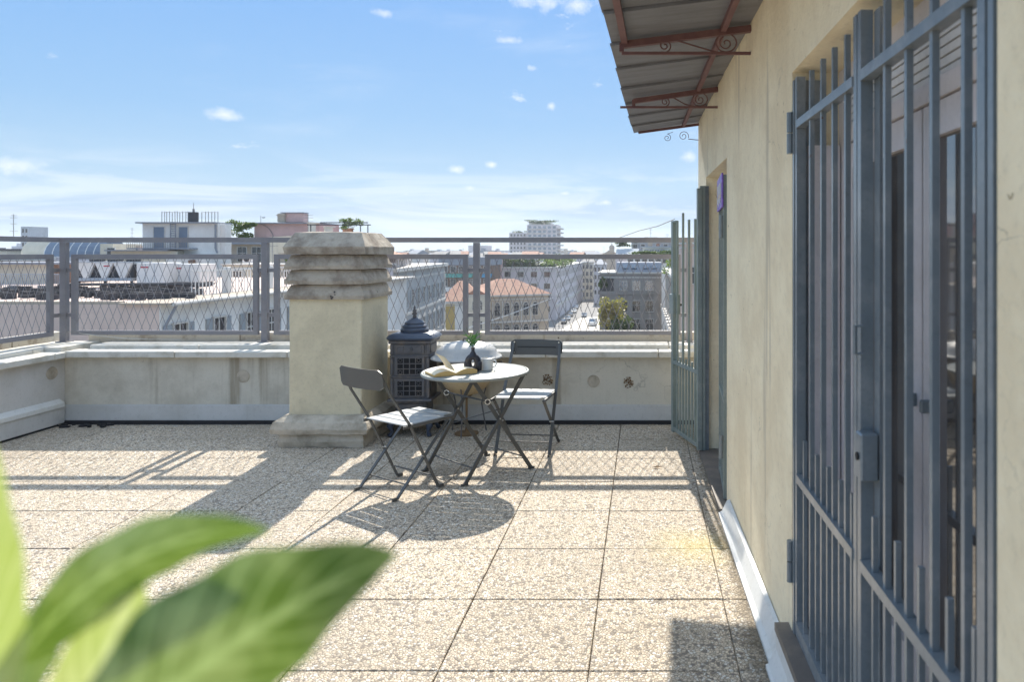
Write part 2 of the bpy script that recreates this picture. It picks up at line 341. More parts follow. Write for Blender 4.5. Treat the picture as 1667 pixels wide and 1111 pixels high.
def leafmat(name, c, c2, trans=0.5, scale=20, rough=0.45, vein=False):
    m, nt, bs = new_mat(name); p = pos(nt)
    cc = mixc(nt, ramp(nt, noise(nt, p, scale, 4), 0.35, 0.65), c, c2)
    if vein:
        uv = nt.nodes.new('ShaderNodeTexCoord').outputs['UV']; su = nt.nodes.new('ShaderNodeSeparateXYZ'); nt.links.new(uv, su.inputs[0])
        a = nmath(nt, 'ABSOLUTE', nmath(nt, 'SUBTRACT', su.outputs[1], 0.5))
        sv = nmath(nt, 'ABSOLUTE', nmath(nt, 'SUBTRACT', nmath(nt, 'FRACT', nmath(nt, 'SUBTRACT', nmath(nt, 'MULTIPLY', su.outputs[0], 8.0), nmath(nt, 'MULTIPLY', a, 4.0))), 0.5))
        cc = mixc(nt, nmath(nt, 'MULTIPLY', ramp(nt, sv, 0.36, 0.5), 0.45), cc, tuple(min(1, v * 1.5 + 0.02) for v in c2))
        cc = mixc(nt, nmath(nt, 'MULTIPLY', ramp(nt, sv, 0.16, 0.0), 0.4), cc, tuple(v * 0.6 for v in c))
        cc = mixc(nt, nmath(nt, 'MULTIPLY', ramp(nt, nmath(nt, 'SUBTRACT', 1.0, a), 0.93, 0.99), 0.6), cc, tuple(min(1, v * 1.7 + 0.03) for v in c2))
    nt.links.new(cc, bs.inputs['Base Color']); bs.inputs['Roughness'].default_value = rough
    tr = nt.nodes.new('ShaderNodeBsdfTranslucent'); nt.links.new(mixc(nt, 0.5, cc, (0.30, 0.42, 0.04)), tr.inputs[0])
    mix = nt.nodes.new('ShaderNodeMixShader'); mix.inputs[0].default_value = trans
    o = [n for n in nt.nodes if n.type == 'OUTPUT_MATERIAL'][0]
    nt.links.new(bs.outputs[0], mix.inputs[1]); nt.links.new(tr.outputs[0], mix.inputs[2]); nt.links.new(mix.outputs[0], o.inputs[0])
    return m
M['leaf'] = leafmat('house_leaf', (0.05, 0.14, 0.02), (0.34, 0.44, 0.18), 0.25, 24, 0.3, True)
M['leaf_sunlit'] = leafmat('sunlit_leaf', (0.48, 0.58, 0.14), (0.70, 0.72, 0.36), 0.45, 14, 0.4, True)  # sunlit copy of the leaf: sunlight put into the yellow-green colour
M['leaf_sprig'] = leafmat('sprig_leaf', (0.03, 0.12, 0.05), (0.05, 0.2, 0.07), 0.2, 60)
M['fol_green'] = leafmat('foliage_green', (0.05, 0.10, 0.025), (0.11, 0.17, 0.04), 0.35, 0.7)
M['fol_dark'] = leafmat('foliage_dark', (0.025, 0.055, 0.02), (0.045, 0.085, 0.03), 0.25, 0.7)
M['fol_gold'] = leafmat('foliage_gold', (0.28, 0.20, 0.055), (0.36, 0.27, 0.08), 0.35, 0.7)
M['bark'] = surf('bark', (0.09, 0.07, 0.05), 0.9)
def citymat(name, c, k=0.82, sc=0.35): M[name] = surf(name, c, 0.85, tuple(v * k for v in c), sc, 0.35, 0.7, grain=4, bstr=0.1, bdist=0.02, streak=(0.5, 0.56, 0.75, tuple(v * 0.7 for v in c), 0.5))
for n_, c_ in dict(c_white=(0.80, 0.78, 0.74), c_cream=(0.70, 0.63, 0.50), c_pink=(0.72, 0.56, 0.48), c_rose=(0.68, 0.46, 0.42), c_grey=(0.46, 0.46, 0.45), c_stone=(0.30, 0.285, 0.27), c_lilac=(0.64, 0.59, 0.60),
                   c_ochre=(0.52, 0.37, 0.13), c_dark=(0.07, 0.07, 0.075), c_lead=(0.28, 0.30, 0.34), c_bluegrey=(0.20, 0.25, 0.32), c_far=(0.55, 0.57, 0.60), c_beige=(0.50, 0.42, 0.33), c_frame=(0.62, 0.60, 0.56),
                   c_shutter=(0.33, 0.36, 0.38), c_brown=(0.22, 0.14, 0.10), c_street=(0.20, 0.195, 0.19), c_pave=(0.55, 0.50, 0.43), c_ground=(0.20, 0.20, 0.195), c_teal=(0.10, 0.34, 0.28), c_blue=(0.08, 0.28, 0.42), c_steel=(0.42, 0.46, 0.50), c_red=(0.5, 0.06, 0.08)).items(): citymat(n_, c_)
def tiles(name, c, c2):
    m, nt, bs = new_mat(name); p = pos(nt)
    cc = mixc(nt, ramp(nt, noise(nt, p, 0.5, 6, 0.7), 0.35, 0.65), c, c2)
    w = noise(nt, p, 3.0, 4, 0.7); cc = mixc(nt, nmath(nt, 'MULTIPLY', ramp(nt, w, 0.45, 0.6), 0.5), cc, tuple(v * 0.55 for v in c))
    nt.links.new(cc, bs.inputs['Base Color']); bs.inputs['Roughness'].default_value = 0.85; bump(nt, bs, w, 0.5, 0.08); return m
M['c_tile'] = tiles('roof_tile', (0.36, 0.165, 0.11), (0.43, 0.24, 0.16))

# ------------------------------------------------------------------ setting: ground and terrace
GZ = -22.0
tag(MB().quad((-2600, -300, GZ), (2600, -300, GZ), (2600, 3200, GZ), (-2600, 3200, GZ)).build('ground', M['c_ground']), kind='structure')
tag(MB().quad((-27.5, 205, GZ + 0.02), (-6, 205, GZ + 0.02), (-8, 700, GZ + 0.02), (-27.5, 700, GZ + 0.02)).build('road', M['c_street']), kind='structure')
tag(MB().quad((-29.5, 150, GZ + 0.04), (-12.5, 150, GZ + 0.04), (-12.5, 262, GZ + 0.04), (-22, 262, GZ + 0.04)).build('pavement', M['c_pave']), kind='structure')
tag(MB().span((-6.2, -6, GZ), (4.5, 7.3, -0.07)).build('terrace_base', M['c_cream']), kind='structure')
fl = MB().span((-5.35, -3.0, -0.068), (0.75, 6.62, -0.022)).build('floor', M['joint']); tag(fl, kind='structure')
T = 0.556
tm = MB().box((0, 0, -0.0105), (T - 0.005, T - 0.005, 0.021), bev=0.003); tm_o = tm.build('floor_tile', M['pebble'], fl); tile_me = tm_o.data
first = True
gx, gy = -0.203, 2.71
for i in range(-10, 3):
    for j in range(-3, 8):
        x0 = gx + i * T; y0 = gy + (j - 1) * T
        x1, y1 = x0 + T, y0 + T
        cx0, cx1, cy1 = max(x0, -5.2), min(x1, 0.52), min(y1, 6.60)
        if cx1 - cx0 < 0.03 or cy1 - y0 < 0.03: continue
        o = tm_o if first else inst('floor_tile', tile_me, fl)
        first = False
        o.location = ((cx0 + cx1) / 2, (y0 + cy1) / 2, random.uniform(-0.0015, 0.0015))
        o.scale = ((cx1 - cx0) / T, (cy1 - y0) / T, 1)
        o.rotation_euler = (random.uniform(-.0015, .0015), random.uniform(-.0015, .0015), random.uniform(-.003, .003))

# ------------------------------------------------------------------ parapets
pf = thing('parapet_wall', 'low plastered wall with stone coping at the far end of the terrace', 'parapet', (0, 6.6, 0))
MB().span((-5.2, 0.0, -0.02), (1.2, 0.55, 0.60)).build('wall', M['parapet'], pf)
MB().span((-5.2, -0.012, 0.165), (0.9, -0.001, 0.172)).span((-5.2, -0.03, 0.035), (0.9, -0.012, 0.165)).build('flashing', M['flash'], pf)
MB().span((-5.2, -0.045, 0.0), (0.9, -0.002, 0.033)).build('skirting', M['dark_gap'], pf)
x = -5.17; k = 0
while x < 1.1:
    L = random.choice((1.0, 1.15, 0.9)); x1 = min(x + L, 1.15)
    MB().span((x + 0.003, -0.075, 0.60), (x1 - 0.003, 0.115, 0.655 + random.uniform(-.002, .002)), bev=0.006).build('coping_slab', M['coping'], pf)
    MB().span((x + 0.103, 0.118, 0.602), (x1 + 0.097, 0.40, 0.692 + random.uniform(-.002, .002)), bev=0.006).build('coping_slab', M['coping'], pf)
    x = x1
x = -5.3
while x < 1.1:
    L = random.choice((1.3, 1.6, 1.45)); x1 = min(x + L, 1.2)
    MB().span((x + 0.002, 0.403, 0.60), (x1 - 0.002, 0.55, 0.772), bev=0.008).build('curb_stone', M['curb'], pf)
    x = x1
def weep(px, py, Y, r=0.05, rough=False, par=None):
    c = at(px, py, Y) - Vector(par.location)
    mb = MB(); n = 16
    if rough:
        for k in range(60):
            a, q = random.uniform(0, 6.28), r * math.sqrt(random.random())
            mb.box((c.x + q * math.cos(a), -0.003, c.z + q * math.sin(a)), (0.008, 0.008, 0.008), rz=a)
        return mb.build('drain_grille', M['rust'], par)
    pts = [(c.x + r * math.cos(2 * math.pi * k / n), -0.002, c.z + r * math.sin(2 * math.pi * k / n)) for k in range(n)]
    mb.tube(pts, 0.006, 5, closed=True); mb.prism([(p[0], p[2]) for p in pts], 'y', -0.004, 0.0)
    return mb.build('drain_cover', M['plinth'], par)
weep(396, 613, 6.6, 0.052, par=pf); weep(966, 621, 6.6, 0.05, par=pf)
weep(891, 619, 6.6, 0.05, True, pf); weep(1023, 623, 6.6, 0.047, True, pf)
pl = thing('parapet_wall', 'low plastered side wall along the left edge of the terrace with a bright metal strip', 'parapet', (-5.2, 0, 0))
MB().span((-0.6, -2.0, -0.02), (0.0, 7.15, 0.60)).build('wall', M['parapet_grey'], pl)
MB().prism([(0.0, 0.165), (0.001, 0.235), (0.045, 0.20), (0.045, 0.165)], 'y', -2.0, 6.54).build('ledge', M['white_flash'], pl)
MB().span((0.001, -2.0, 0.02), (0.03, 6.56, 0.163)).build('flashing', M['flash'], pl)
MB().span((0.0, -2.0, 0.0), (0.02, 6.5, 0.018)).build('skirting', M['dark_gap'], pl)
y = -2.0
while y < 6.9:
    y1 = min(y + 1.05, 6.52)
    if y1 - y < 0.05: break
    MB().span((-0.115, y + 0.003, 0.60), (0.075, y1 - 0.003, 0.655), bev=0.006).build('coping_slab', M['coping'], pl)
    MB().span((-0.40, y + 0.003, 0.602), (-0.118, y1 - 0.003, 0.692), bev=0.006).build('coping_slab', M['coping'], pl)
    MB().span((-0.55, y + 0.002, 0.60), (-0.403, y1 - 0.002, 0.772), bev=0.008).build('curb_stone', M['curb'], pl)
    y = y1
MB().span((-0.40, 6.525, 0.60), (0.025, 7.0, 0.6925)).build('coping_slab', M['coping'], pl)
MB().span((-0.55, 6.525, 0.60), (-0.403, 7.148, 0.7725)).build('curb_stone', M['curb'], pl)
q = at(84, 608, 6.0); q = Vector((0.0, 5.2 * F / (PX - 84), 0)); zz = az(608, q.y)
pts = [(0.003, q.y + 0.055 * math.cos(2 * math.pi * k / 14), zz + 0.05 * math.sin(2 * math.pi * k / 14)) for k in range(14)]
MB().tube(pts, 0.007, 5, closed=True).prism([(p[1], p[2]) for p in pts], 'x', 0.0, 0.005).build('drain_cover', M['plinth'], pl)
# debris of torn bitumen in the corner
mb = MB()
for k in range(16):
    x_ = -5.16 + random.random() ** 1.5 * 0.45; y_ = 6.56 - random.random() * 0.12
    mb.box((x_, y_, 0.008), (random.uniform(.02, .08), random.uniform(.01, .04), random.uniform(.006, .02)), rz=random.uniform(0, 3))
tag(mb.build('debris', M['dark_gap']), 'dark torn roofing felt scraps lying in the far left corner of the floor', 'debris')

# ------------------------------------------------------------------ railing
def wires(x0, x1, z0, z1, pitch=0.078, slope=2.56, r=0.0026):
    mb = MB(); h = z1 - z0; run = h / slope
    for s in (1, -1):
        n = int((x1 - x0 + run) / pitch) + 2
        for k in range(-1, n):
            a = x0 - run + k * pitch if s == 1 else x0 + k * pitch
            b = a + run * s
            p, q = Vector((a, 0.002 * s, z0)), Vector((b, 0.002 * s, z1))
            # clip in x
            dx = q.x - p.x; t0, t1 = 0.0, 1.0
            for lim, sg in ((x0, 1), (x1, -1)):
                fa, fb = (p.x - lim) * sg, (q.x - lim) * sg
                if fa < 0 and fb < 0: t1 = -1; break
                if fa < 0: t0 = max(t0, fa / (fa - fb))
                elif fb < 0: t1 = min(t1, fa / (fa - fb))
            if t1 - t0 < 0.02: continue
            mb.tube([p.lerp(q, t0), p.lerp(q, t1)], r, 4, cap=False)
    return mb
def rail_panel(par, x0, x1, z0=0.80, z1=1.475):
    fr = MB()
    fr.span((x0, -0.018, z1), (x1, 0.018, z1 + 0.045)).span((x0, -0.018, z0 - 0.04), (x1, 0.018, z0))
    fr.span((x0, -0.018, z0), (x0 + 0.045, 0.018, z1)).span((x1 - 0.045, -0.018, z0), (x1, 0.018, z1))
    f = fr.build('panel_frame', M['rail'], par)
    w = wires(x0 + 0.045, x1 - 0.045, z0, z1).build('wire_mesh', M['rail'], f); w['kind'] = 'stuff'
RY = 6.93
rf = thing('railing', 'grey metal railing with diamond wire panels along the far terrace edge', 'railing', (0, RY, 0))
posts = [ax(105, RY), ax(432, RY), ax(776, RY), ax(1122, RY)]
for i, xp in enumerate(posts):
    MB().span((xp - 0.028, -0.025, 0.692), (xp + 0.028, 0.025, 1.63)).build('post', M['rail'], rf)
    MB().box((xp, 0, 0.697), (0.11, 0.09, 0.008)).build('post_foot', M['rail'], rf)
MB().span((posts[0] - 0.03, -0.028, 1.632), (0.50, 0.028, 1.678)).build('top_rail', M['rail'], rf)
pxs = [(118, 421), (447, 762), (790, 1108)]
for a, b in pxs: rail_panel(rf, ax(a, RY), ax(b, RY))
for xp, l, r_ in ((posts[0], None, 118), (posts[1], 421, 447), (posts[2], 762, 790), (posts[3], 1108, None)):
    for zc in (az(440, RY), az(513, RY)):
        if l: MB().span((ax(l, RY) + .001, -0.008, zc - .018), (xp - .029, 0.008, zc + .018)).build('link', M['rail'], rf)
        if r_: MB().span((xp + .029, -0.008, zc - .018), (ax(r_, RY) - .001, 0.008, zc + .018)).build('link', M['rail'], rf)
rl = thing('railing', 'grey metal railing section turning the corner along the left terrace edge', 'railing', (posts[0] - 0.03, RY - 0.05, 0), R(90))
# local x runs towards the camera's side: rotate so that local -x points to -Y
MB().span((-4.0, -0.026, 1.633), (0.0, 0.026, 1.677)).build('top_rail', M['rail'], rl)
rail_panel(rl, -1.95, -0.06); rail_panel(rl, -3.95, -2.05)
for xp in (-2.0, -4.0): MB().span((xp - 0.025, -0.025, 0.69), (xp + 0.025, 0.025, 1.632)).build('post', M['rail'], rl)
for zc in (az(440, RY), az(513, RY)): MB().span((-0.059, -0.008, zc - .018), (0.02, 0.008, zc + .018)).build('link', M['rail'], rl)
cp = [at(92, 539, 6.95), at(120, 541, 6.93), at(160, 547, 6.86), at(205, 551.5, 6.80), at(260, 553, 6.80), at(295, 553.5, 6.82)]
tag(MB().tube(cp, 0.0035, 5).build('cable', M['cable']), 'thin pale cable lying loose on the coping by the corner post', 'cable')

# ------------------------------------------------------------------ chimney
ch = thing('chimney', 'square plastered chimney with louvred stone cap standing on the terrace', 'chimney', (-2.54, 6.16, 0))
def rough(o, amt, cuts=3, seed=0):
    me = o.data; bm = bmesh.new(); bm.from_mesh(me)
    bmesh.ops.subdivide_edges(bm, edges=bm.edges[:], cuts=cuts, use_grid_fill=True)
    from mathutils import noise as NZ
    for v in bm.verts:
        n = NZ.noise_vector(v.co * 9 + Vector((seed, seed, seed))) * amt + NZ.noise_vector(v.co * 28 + Vector((seed, 0, 0))) * amt * 0.6
        v.co += n
    bm.to_mesh(me); bm.free()
    for p in me.polygons: p.use_smooth = True
    me.set_sharp_from_angle(angle=R(32))
o = MB().box((0, 0, 0.69), (0.58, 0.60, 0.96), bev=0.008).build('shaft', M['chimney'], ch); rough(o, 0.004, 5)
o = MB().rings([(-.335, .33, -.37, .36, 0.0), (-.34, .335, -.385, .36, 0.05), (-.33, .325, -.375, .36, 0.10), (-.38, .37, -.41, .38, 0.112), (-.39, .38, -.42, .38, 0.15), (-.37, .36, -.40, .37, 0.20), (-.31, .31, -.33, .33, 0.245)]).build('plinth', M['plinth'], ch); rough(o, 0.008, 7, 3)
for i, z in enumerate((1.165, 1.285, 1.405)):
    o = MB().rings([(-.315, .315, -.325, .325, z), (-.318, .318, -.328, .328, z + 0.028), (-.278, .278, -.288, .288, z + 0.114)]).build('louvre_slab', M['chimney_stone'], ch); rough(o, 0.0016, 7, i * 5)
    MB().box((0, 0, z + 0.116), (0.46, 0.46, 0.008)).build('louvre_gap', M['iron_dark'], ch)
o = MB().rings([(-.31, .33, -.335, .335, 1.525), (-.32, .335, -.34, .34, 1.585), (-.275, .262, -.23, .23, 1.70), (-.2, .2, -.16, .16, 1.708)]).build('cap', M['chimney_stone'], ch); rough(o, 0.005, 8, 11)

# ------------------------------------------------------------------ stove
st = thing('antique_stove', 'black cast iron antique stove with finial beside the chimney', 'stove', (-1.955, 6.27, 0), R(2))
W2, D2 = 0.155, 0.14
MB().box((0, 0, 0.545), (2 * W2, 2 * D2, 0.49), bev=0.012).build('body', M['iron'], st)
def ringbox(mb, z, w, d_, h, bev=0.006): mb.box((0, 0, z), (2 * w, 2 * d_, h), bev=bev)
mb = MB(); ringbox(mb, 0.79, W2 + .02, D2 + .02, 0.03); ringbox(mb, 0.672, W2 + .012, D2 + .012, 0.018); ringbox(mb, 0.50, W2 + .010, D2 + .010, 0.018); ringbox(mb, 0.305, W2 + .03, D2 + .03, 0.024)
for sx in (-1, 1):
    for z0, z1 in ((0.685, 0.775), (0.515, 0.66), (0.32, 0.49)): mb.box((sx * (W2 - 0.005), -D2 + 0.004, (z0 + z1) / 2), (0.026, 0.03, z1 - z0), bev=0.005)
mb.build('moulding', M['iron'], st)
MB().lathe([((W2 + .04, D2 + .04), 0.806), ((W2 + .05, D2 + .05), 0.822), ((W2 + .035, D2 + .035), 0.845), ((W2 - .01, D2 - .01), 0.862)], n=24, sq=0.35).build('top_plate', M['blue_iron'], st, True, auto=40)
MB().lathe([(0.115, 0.862), (0.118, 0.885), (0.10, 0.90), (0.103, 0.912), (0.082, 0.93), (0.084, 0.94), (0.06, 0.958), (0.03, 0.972), (0.025, 0.98)], n=28).build('dome', M['blue_iron'], st, True, auto=50)
MB().lathe([(0.012, 0.98), (0.02, 0.99), (0.01, 1.0), (0.024, 1.015), (0.012, 1.03), (0.018, 1.04), (0.008, 1.055), (0.010, 1.065), (0.002, 1.09)], n=14).build('finial', M['iron'], st, True)
for z0, z1, nb, nh in ((0.525, 0.655, 4, 3), (0.345, 0.465, 4, 3)):
    dr = MB(); dr.box((0, -D2 - 0.006, (z0 + z1) / 2), (0.25, 0.012, z1 - z0 + 0.03), bev=0.004); dr_o = dr.build('door', M['iron'], st)
    MB().box((0, -D2 - 0.0125, (z0 + z1) / 2), (0.20, 0.002, z1 - z0)).build('opening', M['iron_dark'], dr_o)
    gm = MB()
    for k in range(1, nb): gm.box((-0.1 + 0.2 * k / nb, -D2 - 0.016, (z0 + z1) / 2), (0.007, 0.006, z1 - z0))
    for k in range(1, nh): gm.box((0, -D2 - 0.0165, z0 + (z1 - z0) * k / nh), (0.2, 0.006, 0.007))
    for sx in (-1, 1):
        for kz in (z0 + .015, z1 - .015): gm.tube([(sx * 0.075 + 0.014 * math.cos(a), -D2 - 0.017, kz + 0.014 * math.sin(a)) for a in [k * 0.785 for k in range(8)]], 0.003, 4, closed=True)
    gm.build('grille', M['iron'], dr_o)
pn = MB().box((0, -D2 - 0.006, 0.732), (0.24, 0.012, 0.075), bev=0.004).build('front_panel', M['iron'], st)
MB().tube([(0, -D2 - .012, .732), (0, -D2 - .024, .732)], 0.024, 14).tube([(0, -D2 - .024, .732), (0, -D2 - .032, .732)], 0.012, 12).build('rosette', M['iron'], pn)
for s in (-1, 1): MB().box((s * 0.075, -D2 - 0.013, 0.732), (0.05, 0.006, 0.045), bev=0.002).build('relief', M['iron'], pn)
sp = MB()
for z in (0.59, 0.405, 0.73): sp.box((W2 + 0.004, 0, z), (0.008, 0.2, 0.11 if z < .7 else .07), bev=0.003)
sp.build('side_panel', M['iron'], st)
MB().box((0, 0, 0.225), (0.26, 0.23, 0.14), bev=0.012).build('ash_box', M['iron'], st)
MB().box((0, -0.122, 0.225), (0.20, 0.012, 0.09), bev=0.004).tube([(0, -.128, .225), (0, -.145, .225)], 0.012, 10).build('drawer', M['iron'], st)
MB().rings([(-.17, .17, -.16, .16, .13), (-.19, .19, -.18, .18, .145), (-.15, .15, -.14, .14, .16)]).build('base_plate', M['blue_iron'], st)
for sx in (-1, 1):
    for sy in (-1, 1):
        x, y = sx * 0.14, sy * 0.13
        MB().tube([(x, y, .14), (x * 1.18, y * 1.18, .09), (x * 1.05, y * 1.05, .045), (x * 1.2, y * 1.2, .006)], [.03, .028, .014, .022], 8).build('leg', M['blue_iron'], st, True)

# ------------------------------------------------------------------ brazier with domed lid
br = thing('brazier', 'round clay brazier under a broad pale domed lid between stove and chair', 'brazier', (-1.50, 6.22, 0))
MB().lathe([(0.0, 0.0), (0.10, 0.0), (0.10, 0.012), (0.02, 0.02), (0.010, 0.05), (0.010, 0.30), (0.05, 0.33)][1:], n=20).build('foot', M['rust'], br, True, auto=40)
MB().lathe([(0.04, 0.335), (0.11, 0.35), (0.19, 0.42), (0.225, 0.52), (0.23, 0.60), (0.22, 0.605)], n=28).build('bowl', M['bowl'], br, True, auto=40)
lo = MB().lathe([(0.27, 0.645), (0.296, 0.648), (0.295, 0.66), (0.262, 0.68), (0.25, 0.715), (0.20, 0.758), (0.10, 0.783), (0.02, 0.787)], n=36).build('lid', M['lid'], br, True, auto=45)
MB().tube([(-.03, 0, .785), (-.025, 0, .81), (.025, 0, .81), (.03, 0, .785)], 0.006, 6).build('handle', M['iron'], lo)
MB().tube([(0.22 * math.cos(a), 0.22 * math.sin(a), .635) for a in [k * .314 for k in range(20)]], 0.010, 6, closed=True).tube([(0.23, 0, 0.60), (0.30, -0.02, 0.62), (0.31, -0.02, 0.58)], 0.006, 5).build('rim_frame', M['iron'], br)
for k in range(3):
    a = k * 2.094 + 0.5
    MB().tube([(0.20 * math.cos(a), 0.20 * math.sin(a), .50), (0.13 * math.cos(a), 0.13 * math.sin(a), .25), (0.17 * math.cos(a), 0.17 * math.sin(a), 0.01)], 0.006, 6).build('leg', M['iron'], br)

# ------------------------------------------------------------------ bistro table
tc_ = Vector((-1.19, 5.2, 0)); tb = thing('bistro_table', 'round folding metal bistro table with slatted top and crossed dark legs', 'table', tc_)
RT = 0.365; ZT = 0.705
pts = [(RT * math.cos(2 * math.pi * k / 48), RT * math.sin(2 * math.pi * k / 48), ZT - 0.012) for k in range(48)]
MB().tube(pts, 0.011, 8, closed=True).build('rim', M['table'], tb, True)
sw = 0.088
ang = R(-8)
for k in range(-4, 5):
    yc = k * sw; ya, yb = yc - sw / 2 + 0.005, yc + sw / 2 - 0.005
    rr = RT - 0.012
    ya, yb = max(ya, -rr + .002), min(yb, rr - .002)
    if yb - ya < 0.015: continue
    n = 6; poly = []
    ys = [ya + (yb - ya) * i / n for i in range(n + 1)]
    poly = [(math.sqrt(max(rr * rr - v * v, 0)), v) for v in ys] + [(-math.sqrt(max(rr * rr - v * v, 0)), v) for v in ys[::-1]]
    s_ = MB().prism(poly, 'z', ZT - 0.009, ZT - 0.004).build('slat', M['table'], tb); s_.rotation_euler = (0, 0, ang)
LB = [Vector((-1.545, 5.16, 0)) - tc_, Vector((-1.178, 5.57, 0)) - tc_]; FR = [Vector((-1.19, 4.84, 0)) - tc_, Vector((-.793, 5.24, 0)) - tc_]
tops = {}
for a, b in (LB, FR):
    for f, g_, off in ((a, b, 0.006), (b, a, -0.006)):
        top = f.lerp(g_, 0.86); top.z = ZT - 0.02
        nrm = (b - a).cross(Vector((0, 0, 1))).normalized() * off
        f2 = f.lerp(g_, 0.02); f2.z = 0.008
        lg = MB(); lg.bar(f2 + nrm, top + nrm, 0.026, 0.010, up=(nrm * 100))
        lg.box(f2 + Vector((0, 0, -0.001)), (0.045, 0.02, 0.012), rz=0.8)
        lg.build('leg', M['chair'], tb)
    mid = a.lerp(b, 0.5); mid.z = 0.40
    nrm = (b - a).cross(Vector((0, 0, 1))).normalized()
    MB().tube([mid - nrm * 0.014, mid + nrm * 0.014], 0.006, 8).build('rivet', M['rivet'], tb)
def lv(a, b, t, z): v = a.lerp(b, t); v.z = z; return v
MB().tube([lv(LB[0], LB[1], .14, .10), lv(FR[0], FR[1], .14, .10)], 0.005, 6).build('brace_rod', M['chair'], tb)
MB().tube([lv(LB[1], LB[0], .14, .10), lv(FR[1], FR[0], .14, .10)], 0.005, 6).build('brace_rod', M['chair'], tb)
MB().tube([lv(LB[1], LB[0], .66, .53), lv(FR[1], FR[0], .66, .53)], 0.006, 6).build('brace_rod', M['chair'], tb)
MB().tube([lv(LB[0], LB[1], .40, .30), lv(FR[0], FR[1], .60, .47)], 0.004, 6).build('stay_rod', M['chair'], tb)
for A_ in (LB, FR):
    p = lv(A_[1], A_[0], .66, .53)
    MB().tube([p + Vector((0.018 * math.cos(a), -0.012, 0.018 * math.sin(a))) for a in [k * .785 for k in range(8)]], 0.0035, 5, closed=True).build('ring_clip', M['rivet'], tb)
for s in (-1, 1):
    A_ = LB if s < 0 else FR
    a, b = A_[0].lerp(A_[1], 0.1), A_[0].lerp(A_[1], 0.9); a.z = b.z = ZT - 0.026
    MB().bar(a, b, 0.02, 0.012).build('top_bearer', M['chair'], tb)

# ------------------------------------------------------------------ chairs (local: sitter looks to -y)
def make_chair(label, loc, rz, rf_=.25):
    c = thing('folding_chair', label, 'chair', loc, rz, 'folding bistro chairs at the table')
    W = 0.20
    for k in range(5):
        y0 = -0.30 + k * 0.083; xa = W - 0.004 if k else W - 0.03
        s_ = MB().box((0, y0 + 0.038, 0.452 + (0.004 if k in (0,) else 0)), (2 * xa, 0.075, 0.008), bev=0.003).build('seat_slat', M['seat'], c)
    MB().bar((-W, -0.29, .441), (-W, 0.12, .441), .012, .018).bar((W, -0.29, .441), (W, 0.12, .441), .012, .018).build('seat_frame', M['chair'], c)
    # bowed backrest with rounded corners
    bm = MB(); n = 14; Hh = 0.125
    for fr_, bk in ((0.0, 0.006),):
        grid = []
        for i in range(n + 1):
            u = -1 + 2 * i / n; x = u * 0.215
            y = 0.27 + 0.030 * (1 - u * u)
            cr = max(0, abs(x) - 0.195) ; dz = 0.02 - math.sqrt(max(0.0004 - cr * cr, 0)) if cr > 0 else 0
            grid.append((x, y, 0.70 + dz, 0.825 - dz))
        F_ = [[bm.bm.verts.new((x, y, z0)), bm.bm.verts.new((x, y + 0.012, z1))] for x, y, z0, z1 in grid]
        B_ = [[bm.bm.verts.new((x, y + 0.006, z0)), bm.bm.verts.new((x, y + 0.018, z1))] for x, y, z0, z1 in grid]
        for i in range(n):
            bm.bm.faces.new((F_[i][0], F_[i + 1][0], F_[i + 1][1], F_[i][1])); bm.bm.faces.new((B_[i][0], B_[i][1], B_[i + 1][1], B_[i + 1][0]))
            bm.bm.faces.new((F_[i][0], B_[i][0], B_[i + 1][0], F_[i + 1][0])); bm.bm.faces.new((F_[i][1], F_[i + 1][1], B_[i + 1][1], B_[i][1]))
        for i in (0, n): bm.bm.faces.new((F_[i][0], F_[i][1], B_[i][1], B_[i][0]))
    bo = bm.build('backrest', M['chair'], c, True, auto=40)
    MB().tube([(-0.16, 0.274 + .009, .765), (-.08, .288 + .008, .765), (0, .293 + .008, .765), (.08, .288 + .008, .765), (.16, .274 + .009, .765)], 0.0025, 4).build('groove', M['iron_dark'], bo)
    for s in (-1, 1):
        for z in (0.72, 0.805): MB().tube([(s * .185, .268 + (z - .7) * .096, z), (s * .185, .279 + (z - .7) * .096, z)], 0.006, 8).build('rivet', M['rivet'], bo)
    for s in (-1, 1):
        x = s * (W + .008)
        lg = MB(); P = [(x, -0.15, 0.006), (x, 0.075, .45), (x * 0.96, 0.215, .66), (x * .92, .285, .80)]
        for a, b in zip(P, P[1:]): lg.bar(a, b, .008, .024, up=(1, 0, 0))
        lg.bar((x, -.155, .008), (x, -.19, .008), .012, .02); lg.build('leg', M['chair'], c)
        x = s * (W - .010)
        lg = MB(); lg.bar((x, -.25, .436), (x, rf_, .008), .008, .022, up=(1, 0, 0)); lg.bar((x, rf_, .008), (x, rf_ + .035, .008), .012, .02); lg.build('leg', M['chair'], c)
        MB().tube([(s * (W + .016), -.035, .235), (s * (W - .018), -.035, .235)], .006, 8).build('rivet', M['rivet'], c)
    MB().tube([(-W, -.105, .09), (W, -.105, .09)], .005, 6).build('stretcher', M['chair'], c)
    MB().tube([(-W, rf_ - .08, .075), (W, rf_ - .08, .075)], .005, 6).build('stretcher', M['chair'], c)
    return c
make_chair('dark folding chair on the far side of the table facing the camera', (-0.905, 5.72, 0), R(-6))
make_chair('dark folding chair before the stove, its back to the camera, left of the table', (-1.60, 4.80, 0), R(146), .16)

